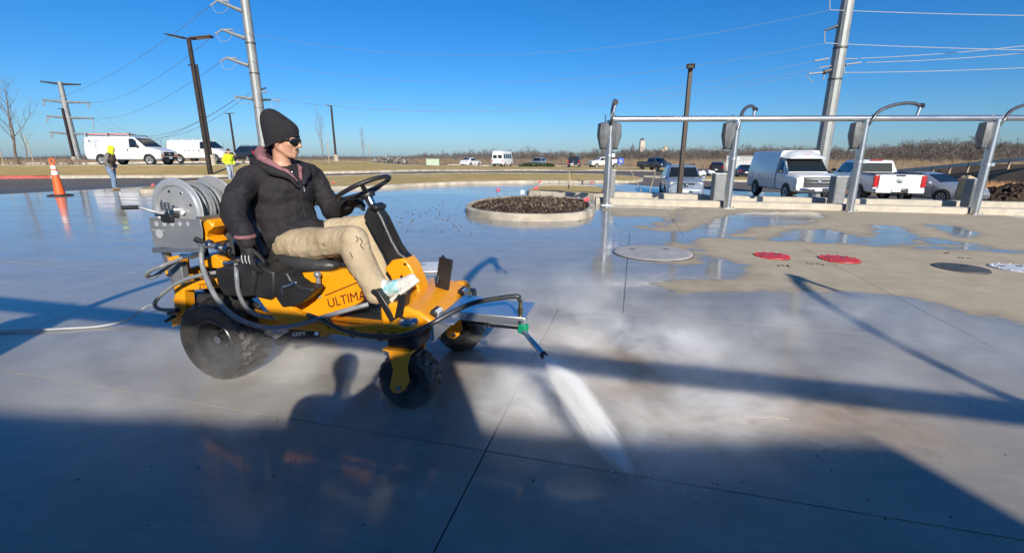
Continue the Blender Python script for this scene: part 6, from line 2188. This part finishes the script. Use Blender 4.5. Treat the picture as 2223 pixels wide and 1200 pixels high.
# trousers
mb = MB()
limb(mb, [V((.3, -.06, .92)), J['hn'], J['hn'].lerp(J['kn'], .55) + V((0, 0, -.005)), J['kn'], J['kn'].lerp(J['an'], .45) + V((-.02, 0, 0)), J['an'].lerp(J['kn'], .1), J['an'] + V((-.005, 0, -.015))], [.12, .115, .108, .096, .088, .082, .078])
limb(mb, [V((.3, .06, .92)), J['hf'], J['hf'].lerp(J['kf'], .55), J['kf'], J['kf'].lerp(J['af'], .45) + V((-.02, 0, 0)), J['af']], [.12, .115, .105, .092, .088, .08])
mb.ball((.34, 0, .93), (.17, .2, .12), 20, 10)
tro = blob('trousers', mb, M_khaki, rider, .0105, 3, .010, 10)
M_stn = mat('oil_stain', (.05, .04, .03), .9, var=.2)
for line in ([(772, 512), (777, 519), (774, 526)], [(780, 516), (786, 524), (783, 533), (789, 540)], [(760, 548), (766, 560)], [(700, 528), (706, 535)]):
    pp = []
    for u, v in line:
        o_ = ml(u, v, -1.2)
        d_ = (ml(u, v, .3) - o_).normalized()
        ok, loc, nor, idx = tro.ray_cast(o_, d_)
        if ok:
            pp.append(loc)
    if len(pp) > 1:
        MB().tube(curve(pp, 4), .0032, 5).build('stain', M_stn, tro)
# gloves
mb = MB()
mb.caps(J['wn'] + V((-.01, 0, .02)), J['wn'] + V((.0, -.005, -.035)), .043, .036)
add_hand(mb, J['wn'] + V((-.002, -.008, -.02)), (.12, -.06, -1), (.15, .95, 0), 1, .3, 1.15, 1.2)
gl = blob('glove', mb, M_glove, rider, .0055, 1)
for k in range(3):
    b0 = J['wn'] + V((-.012 + .026 * k, -.036, -.08))
    MB().tube([b0, b0 + V((.002, -.006, -.025)), b0 + V((.003, .0, -.05))], .003, 6).build('glove_piping', mat('pale_piping', (.5, .5, .52), .6, var=0), gl)
MB().tube([J['wn'] + V((math.cos(t) * .052, math.sin(t) * .05, .03)) for t in [k * math.pi / 8 for k in range(16)]], .012, 8, closed=True).build('hoodie_cuff', M_mauve, rider)
mb = MB()
mb.caps(J['wf'] + V((-.02, 0, 0)), J['wf'] + V((.02, -.01, .005)), .042, .036)
add_hand(mb, J['wf'] + V((.01, -.004, .003)), (.9, -.1, .25), (.25, -.5, -.8), -1, .85, 1.1, 1.28)
blob('glove', mb, M_glove, rider, .0055, 1)
# shoes
M_shoe = mat('white_trainer', (.62, .6, .55), .55, var=.12, scale=20, bump=.2)
M_teal = mat('teal_mesh', (.12, .45, .5), .6, var=.3, scale=35, col2=(.5, .62, .6))
def shoe(an, yoff, tilt):
    m = Euler((0, -tilt, 0)).to_matrix()
    T = lambda x, y, z: an + m @ V((x, y, z))
    mb = MB()
    mb.caps(T(-.02, yoff, -.055), T(.03, yoff, -.05), .04, .044)
    mb.caps(T(.03, yoff, -.055), T(.12, yoff, -.07), .042, .038)
    mb.caps(T(.12, yoff, -.072), T(.2, yoff, -.08), .04, .03)
    mb.caps(T(0, yoff, .0), T(.01, yoff, -.05), .046, .045)
    s_ = blob('shoe', mb, M_shoe, rider, .007, 3)
    sb = MB()
    sb.prism([(-.06, -.035), (.0, -.042), (.12, -.046), (.2, -.038), (.235, -.0), (.2, .038), (.12, .046), (.0, .042), (-.06, .035)], lambda p: T(p[0], p[1] + yoff, -.125), lambda p: T(p[0], p[1] + yoff, -.095))
    sb.build('sole', M_shoe, s_, bevel=.008)
    tb = MB()
    tb.caps(T(-.03, yoff, -.015), T(.02, yoff, -.045), .049, .048)
    tb.caps(T(.02, yoff, -.04), T(.085, yoff, -.06), .047, .0445)
    blob('ankle_mesh', tb, M_teal, s_, .007, 2)
    for k in range(4):
        MB().tube([T(.045 + .022 * k, yoff - .035, -.028 - .006 * k), T(.05 + .022 * k, yoff, -.006 - .008 * k), T(.045 + .022 * k, yoff + .035, -.028 - .006 * k)], .0035, 6).build('lace', M_white, s_)
shoe(J['an'] + V((.045, 0, .03)), 0, R(38))
shoe(J['af'] + V((.04, 0, .02)), 0, R(20))
# beanie
vs_, fs = [], []
rings = [(-.012, -.012, .112, .09, .052), (-.014, .03, .117, .096, .05), (-.024, .075, .115, .097, .034), (-.04, .115, .108, .092, .014), (-.056, .15, .092, .08, -.006), (-.064, .178, .064, .06, -.012), (-.066, .194, .032, .034, -.008), (-.066, .199, .004, .004, 0)]
n = 28
for f, u, a, b_, tl in rings:
    for k in range(n):
        t = 2 * math.pi * k / n
        wv = 1 + (.02 + .35 * max(0, u)) * noise.noise((math.cos(t) * 2.2, math.sin(t) * 2.2, u * 14))
        vs_.append(H(f + a * math.cos(t) * wv, b_ * math.sin(t) * wv, u + tl * math.cos(t) + .006 * noise.noise((t * 1.5, u * 10, 2))))
for i in range(len(rings) - 1):
    for k in range(n):
        fs.append((i * n + k, i * n + (k + 1) % n, (i + 1) * n + (k + 1) % n, (i + 1) * n + k))
mb = MB()
mb.add(vs_, fs)
bn = mb.build('beanie', M_knit, rider, ang=3)
m_ = bn.modifiers.new('s', 'SUBSURF')
m_.levels = m_.render_levels = 2
m_ = bn.modifiers.new('t', 'SOLIDIFY')
m_.thickness = .006
MB().tube([V(p) for p in vs_[:n]], .007, 8, closed=True).build('hem', M_knit, bn)
# sunglasses
sg = MB()
def lens(sgn):
    o_ = []
    for (l, u, f) in ((.006, .016, .104), (.03, .021, .101), (.056, .019, .085), (.066, .008, .072), (.06, -.012, .078), (.044, -.024, .092), (.022, -.022, .102), (.008, -.01, .106)):
        o_.append(H(f + .006, sgn * l, u))
    c = H(.107, sgn * .034, -.002)
    n_ = len(o_)
    back = [p - (H(1, 0, 0) - H(0, 0, 0)) * .006 for p in o_]
    return [c] + o_ + back, [(0, 1 + k, 1 + (k + 1) % n_) for k in range(n_)] + [(1 + k, 1 + (k + 1) % n_, 1 + n_ + (k + 1) % n_, 1 + n_ + k) for k in range(n_)]
for s_ in (-1, 1):
    sg.add(*lens(s_))
so = sg.build('sunglasses', M_lens, rider, ang=1.2)
for s_ in (-1, 1):
    MB().tube([H(.076, s_ * .068, .013), H(.03, s_ * .08, .012), H(-.015, s_ * .082, .008)], [.006, .004, .003], 8).build('temple_arm', M_blk, so)
MB().tube([H(.112, -.01, .008), H(.117, 0, .012), H(.112, .01, .008)], .004, 8).build('bridge', M_blk, so)
# thin moustache of short dark strands
mu = MB()
for k in range(9):
    l = -.02 + .005 * k
    mu.caps(H(.097 - abs(l) * .25, l, -.054), H(.096 - abs(l) * .25, l * 1.08, -.06), .0022, None, 6)
mu.build('moustache', mat('dark_hair', (.06, .035, .022), .8, var=.2), rider, weld=False)

# ---- the two workers on the left
def standing(label, x, y, yaw, h, top_mat, hood_mat, leg_mat, hoodup, sleeve=None, lean=.1, cap=None):
    k = h / 1.78
    mb = MB()
    Hd = head_frame((.06 + lean * .9, 0, 1.63), 0, R(-14))
    add_head(mb, Hd)
    hips = V((0, 0, .93))
    ch = V((.03 + lean * .5, 0, 1.28))
    limb(mb, [Hd(-.02, 0, -.05), V((.02 + lean * .75, 0, 1.47)), ch, V((.0, 0, 1.05)), hips], [.052, .055, .11, .11, .12])
    arms = {}
    for s_ in (-1, 1):
        sh, el, wr = V((.0 + lean * .6, s_ * .2, 1.4)), V((-.05 + lean * .3, s_ * .27, 1.12)), V((.1, s_ * .22, .95))
        arms[s_] = (sh, el, wr)
        limb(mb, [ch, sh, el, wr], [.08, .055, .042, .03])
        add_hand(mb, wr, (.5, -s_ * .3, -.8), (0, -s_, 0), s_, .4)
        limb(mb, [hips, V((0, s_ * .1, .9)), V((.03 - .05 * s_, s_ * .1, .48)), V((-.0 - .06 * s_, s_ * .11, .09)), V((.13 - .06 * s_, s_ * .12, .04))], [.1, .085, .055, .04, .03])
    p = blob('person', mb, M_skin, None, .014, 2)
    p.location = (x, y, g(x, y))
    p.rotation_euler = (0, 0, yaw)
    p.scale = (k, k, k)
    tag(p, label, 'person')
    mb = MB()
    mb.ball((.03 + lean * .5, 0, 1.27), (.145, .205, .2), 20, 12)
    mb.ball((.0, 0, 1.02), (.15, .2, .17), 20, 12)
    mb.caps(arms[-1][0] + V((0, .04, .02)), arms[1][0] + V((0, -.04, .02)), .085)
    blob('jacket', mb, top_mat, p, .016, 4, .012, 10)
    for s_ in (-1, 1):
        mb = MB()
        sh, el, wr = arms[s_]
        limb(mb, [sh, sh.lerp(el, .5), el, wr], [.086, .08, .074, .055])
        blob('sleeve', mb, sleeve or top_mat, p, .016, 3, .01, 12)
    mb = MB()
    for s_ in (-1, 1):
        limb(mb, [V((0, s_ * .08, .93)), V((.0, s_ * .1, .85)), V((.03 - .05 * s_, s_ * .105, .48)), V((-.0 - .06 * s_, s_ * .112, .13))], [.125, .115, .088, .078])
    blob('trousers', mb, leg_mat, p, .016, 3, .012, 12)
    for s_ in (-1, 1):
        mb = MB()
        mb.caps((-.03 - .06 * s_, s_ * .112, .06), (.15 - .06 * s_, s_ * .125, .05), .055, .045)
        mb.caps((-.01 - .06 * s_, s_ * .112, .06), (-.01 - .06 * s_, s_ * .112, .16), .06, .06)
        blob('boot', mb, mat('work_boot', (.2, .13, .07), .8, var=.2), p, .014, 2)
    if hoodup:
        mb = MB()
        mb.ball(Hd(-.03, 0, .03), (.12, .105, .135), 18, 12)
        mb.ball(Hd(-.05, 0, -.06), (.1, .11, .1), 16, 10)
        mb.caps(Hd(-.02, 0, -.1), V((lean * .6, 0, 1.42)), .1, .12)
        blob('hood', mb, hood_mat, p, .014, 4, .008, 12)
    else:
        mb = MB()
        mb.ball(Hd(-.018, 0, .055), (.104, .086, .09), 18, 10)
        blob('knit_cap', mb, cap or M_knit, p, .012, 3)
    return p
M_neon = mat('neon_yellow_fabric', (.62, .78, .02), .8, var=.12, scale=12)
M_brn = mat('brown_work_jacket', (.075, .05, .038), .85, var=.2, scale=9, bump=.3)
M_gsl = mat('grey_sleeve', (.17, .16, .14), .85, var=.15, scale=9, bump=.3)
M_jean = mat('blue_jeans', (.15, .22, .32), .85, var=.2, scale=8, bump=.3)
M_jean2 = mat('pale_jeans', (.3, .36, .42), .85, var=.2, scale=8, bump=.3)
p = gp(250, 412)
standing('worker in neon hood, brown jacket and jeans standing at the edge of the asphalt', p.x, p.y, R(15), 1.82, M_brn, M_neon, M_jean, True, M_gsl, .14)
p = gp(503, 393)
standing('worker in neon yellow top and pale jeans just left of the rider', p.x, p.y, R(-25), 1.8, M_neon, M_neon, M_jean2, False, None, .04)

# ---- the photographer, standing behind the camera: the shadow in the foreground
mb = MB()
PX, PY = -.22, -.36
Hp = head_frame((.04, 0, 1.66), 0)
add_head(mb, Hp)
limb(mb, [Hp(-.02, 0, -.05), V((0, 0, 1.5)), V((0, 0, 1.3)), V((-.02, 0, 1.05)), V((-.02, 0, .93))], [.052, .055, .11, .12, .12])
ph = {}
for s_ in (-1, 1):
    sh, el, wr = V((0, s_ * .2, 1.42)), V((.1, s_ * .27 - .06, 1.16)), V((.27, s_ * .085 - .21, 1.4))
    ph[s_] = (sh, el, wr)
    limb(mb, [V((0, 0, 1.35)), sh, el, wr], [.08, .055, .042, .03])
    add_hand(mb, wr, (.12, -.1 * s_, 1), (.2, -s_, .1), s_, .45)
    limb(mb, [V((-.02, 0, .93)), V((-.02, s_ * .1, .9)), V((.0, s_ * .12, .48)), V((-.02, s_ * .13, .09)), V((.12, s_ * .14, .04))], [.1, .085, .055, .04, .03])
pg = blob('person', mb, M_skin, None, .014, 2)
pg.location = (PX, PY, 0)
pg.rotation_euler = (0, 0, R(90))
tag(pg, 'photographer in dark coat whose shadow falls across the foreground', 'person')
mb = MB()
mb.ball((0, 0, 1.27), (.16, .24, .22), 20, 12)
mb.ball((-.02, 0, 1.0), (.18, .25, .24), 20, 12)
mb.ball((-.02, 0, .82), (.19, .26, .2), 20, 12)
mb.caps((0, -.18, 1.43), (0, .18, 1.43), .085)
for s_ in (-1, 1):
    sh, el, wr = ph[s_]
    limb(mb, [sh, el, wr], [.09, .085, .06])
blob('coat', mb, M_jack, pg, .018, 4, .01, 10)
mb = MB()
for s_ in (-1, 1):
    limb(mb, [V((-.02, s_ * .08, .93)), V((0, s_ * .12, .48)), V((-.02, s_ * .13, .12))], [.13, .1, .085])
blob('trousers', mb, M_jack, pg, .018, 3)
mb = MB()
mb.ball(Hp(-.02, 0, .06), (.112, .095, .1), 18, 10)
blob('knit_cap', mb, M_knit, pg, .014, 3)
ph_ = MB().box((0, -.02, 1.5), (.15, .009, .075)).build('phone', M_blkm, None, bevel=.006)
tag(ph_, 'black phone held up at the camera position', 'phone')
# ================================================================== CAR WASH BEHIND THE CAMERA (throws the big foreground shadow)
bd = thing('car_wash', 'pale block car wash building behind the photographer', 'building', (4.9, -7.8, 0), R(-3.5))
M_block = mat('split_face_block', (.45, .38, .3), .85, var=.2, scale=6, bump=.5)
M_roof = mat('dark_metal_roof', (.08, .08, .085), .5, .4, var=.1)
BH = 4.95
MB().box((-14, -5, BH / 2 - .2), (28, 10, BH - .4)).build('wall', M_block, bd)
MB().box((-14, -5, BH - .2), (28.06, 10.06, .4)).build('parapet', M_roof, bd)
for k in range(6):
    w_ = MB().box((-3 - k * 4.4, .03, 1.7), (3.2, .1, 2.8)).build('bay_door', M_glass, bd)
    for q in range(3):
        MB().box((-3 - k * 4.4, .09, .9 + q * .8), (3.2, .05, .07)).build('door_rail', M_alu, w_)
MB().box((-14, .25, 3.45), (27, .5, .14)).build('canopy', M_roof, bd)

# ================================================================== JET AND MIST
def vol_mat(name, build, step=1.):
    m = bpy.data.materials.new(name)
    m.cycles.volume_step_rate = step
    m.use_nodes = True
    N, L = m.node_tree.nodes, m.node_tree.links
    N.remove(N['Principled BSDF'])
    pv = N.new('ShaderNodeVolumePrincipled')
    pv.inputs['Color'].default_value = (.995, .995, .995, 1)
    pv.inputs['Anisotropy'].default_value = -.3
    L.new(pv.outputs[0], N['Material Output'].inputs['Volume'])
    L.new(build(N, L), pv.inputs['Density'])
    return m
def todot(p):
    w2 = MO + ME * p.x + MN * p.y
    return V((w2.x, w2.y, p.z))
J0 = todot(NZ1 + dj * .01)
hit = gp(1376, 1035)
J1 = V((hit.x, hit.y, .0))
jd = (J1 - J0).normalized()
JL = (J1 - J0).length
def jet_den(N, L):
    tc = N.new('ShaderNodeTexCoord').outputs['Object']
    sx = N.new('ShaderNodeSeparateXYZ')
    L.new(tc, sx.inputs[0])
    z = sx.outputs[2]
    rr = nmath(N, L, 'SQRT', nmath(N, L, 'ADD', nmath(N, L, 'MULTIPLY', sx.outputs[0], sx.outputs[0]), nmath(N, L, 'MULTIPLY', sx.outputs[1], sx.outputs[1])), 0)
    tt = nmap(N, L, z, 0, JL, 0, 1)
    rag = nmap(N, L, nnoise(N, L, tc, 9, 3, .65, (1, 1, .35)), .25, .75, .7, 1.35)
    wid = nmath(N, L, 'ADD', nmath(N, L, 'MULTIPLY', nmath(N, L, 'SINE', nmath(N, L, 'MULTIPLY', nmath(N, L, 'POWER', tt, .85), 2.75), 0), .085), .017)
    q = nmath(N, L, 'DIVIDE', rr, nmath(N, L, 'MULTIPLY', wid, rag))
    fall = nmath(N, L, 'POWER', nmap(N, L, q, 1.05, .0, 0, 1), 2.2)
    along = nmap(N, L, tt, 0, 1, 1.0, .3)
    endf = nmath(N, L, 'POWER', nmap(N, L, tt, 1.0, .74, 0, 1), 1.1)
    ns = nmap(N, L, nnoise(N, L, tc, 46, 3, .7, (1, 1, .07)), .36, .66, .15, 1.6)
    den = nmath(N, L, 'MULTIPLY', nmath(N, L, 'MULTIPLY', fall, along), nmath(N, L, 'MULTIPLY', ns, endf))
    return nmath(N, L, 'MULTIPLY', den, 190)
mj = vol_mat('water_jet', jet_den, .6)
mb = MB().tube([(0, 0, JL * k / 12) for k in range(13)], [.026 + .12 * math.sin(2.75 * (k / 12) ** .85) for k in range(13)], 24)
o = mb.build('water_jet', mj)
o.location = J0
o.rotation_euler = jd.to_track_quat('Z', 'Y').to_euler()
tag(o, 'white water jet blasting from the lance onto the concrete', 'water jet', kind='stuff')
# solid core of the stream
M_wat = mat('water_drop', (.85, .87, .9), .12, var=0, spec=.6)
mb = MB()
rn = random.Random(2)
mb.tube([J0 - jd * .02, J0 + jd * .12, J0 + jd * .26], [.0075, .006, .002], 8)
for k in range(90):
    t = rn.random() ** .7
    a = rn.uniform(0, 6.28)
    rr = (.006 + .07 * math.sin(2.75 * t ** .85)) * math.sqrt(rn.random()) * .9
    p = J0 + jd * (t * JL)
    e1 = jd.orthogonal().normalized()
    e2 = jd.cross(e1)
    c = p + (e1 * math.cos(a) + e2 * math.sin(a)) * rr
    s_ = rn.uniform(.0008, .0022)
    mb.tube([c - jd * s_ * 6, c, c + jd * s_ * 6], [s_ * .2, s_, s_ * .2], 4)
for k in range(50):
    a = rn.uniform(0, 6.28)
    rr = abs(rn.gauss(0, .22))
    c = J1 + V((math.cos(a) * rr, math.sin(a) * rr * .7, abs(rn.gauss(0, .05)) + .003))
    s_ = rn.uniform(.0008, .002)
    mb.box(c, (s_ * 2, s_ * 2, s_ * 2))
o = mb.build('water_drops', M_wat, weld=False)
tag(o, 'droplets flying in the water jet and splash', 'droplets', kind='stuff')
# drifting spray over the ground round the mower
def bumps(N, L, sx, lst):
    tot = None
    for cx, cy, rx_, ry_, amp in lst:
        dx = nmath(N, L, 'DIVIDE', nmath(N, L, 'SUBTRACT', sx.outputs[0], cx), rx_)
        dy = nmath(N, L, 'DIVIDE', nmath(N, L, 'SUBTRACT', sx.outputs[1], cy), ry_)
        d2 = nmath(N, L, 'ADD', nmath(N, L, 'MULTIPLY', dx, dx), nmath(N, L, 'MULTIPLY', dy, dy))
        e = nmath(N, L, 'MULTIPLY', nmap(N, L, d2, 1, 0, 0, 1), amp)
        tot = e if tot is None else nmath(N, L, 'ADD', tot, e)
    return tot
def mist_den(lst, top, k, wisp):
    def f(N, L):
        geo = N.new('ShaderNodeNewGeometry').outputs['Position']
        sx = N.new('ShaderNodeSeparateXYZ')
        L.new(geo, sx.inputs[0])
        hf = nmath(N, L, 'POWER', nmap(N, L, sx.outputs[2], top, 0, 0, 1), 1.8)
        warp = N.new('ShaderNodeTexNoise')
        warp.inputs['Scale'].default_value = 2.2
        warp.inputs['Detail'].default_value = 1
        L.new(geo, warp.inputs['Vector'])
        vm = N.new('ShaderNodeVectorMath')
        vm.operation = 'MULTIPLY_ADD'
        L.new(warp.outputs['Color'], vm.inputs[0])
        vm.inputs[1].default_value = (.55, .55, .35)
        L.new(geo, vm.inputs[2])
        n1 = nmap(N, L, nnoise(N, L, vm.outputs[0], 1.5, 1, .6, (1, 1.2, 1.6)), .4, .68, .0, 1)
        n2 = nmap(N, L, nnoise(N, L, vm.outputs[0], wisp, 4, .72, (.55, 1.3, 1.3)), .38, .69, .16, 1.5)
        d = nmath(N, L, 'MULTIPLY', nmath(N, L, 'MULTIPLY', n1, n2), nmath(N, L, 'MULTIPLY', bumps(N, L, sx, lst), hf))
        return nmath(N, L, 'MULTIPLY', d, k)
    return f
def mist_box(name, label, x0, x1, y0, y1, h, lst, k, wisp, step):
    m = vol_mat(name, mist_den(lst, h * .95, k, wisp), step)
    o = MB().box(((x0 + x1) / 2, (y0 + y1) / 2, h / 2 + .003), (x1 - x0, y1 - y0, h)).build(name, m, smooth=False)
    tag(o, label, 'mist', kind='stuff')
mist_box('spray_mist', 'bright wispy spray drifting right of the water jet', -.45, 2.05, 1.75, 4.2, .55, [(.9, 2.75, 1.1, 1.2, 1.5), (.25, 2.8, .7, .9, 1.2)], 3.3, 8., .6)
mist_box('low_mist', 'thin low mist around the mower wheels', -3.3, -.46, 1.75, 4.3, .62, [(-1.5, 2.9, 1.9, 1.15, .9)], 1.25, 3.5, 1.)
mist_box('low_mist', 'thin low mist over the concrete beyond the bright spray', 2.06, 4.2, 1.9, 5.2, .5, [(2.4, 3.3, 1.9, 1.4, .8)], 1.5, 4., 1.)
mist_box('low_mist', 'thin low mist drifting behind the lance', -.45, 2.05, 4.21, 5.6, .5, [(.8, 4.2, 1.3, 1.3, .8)], 1.5, 4., 1.)
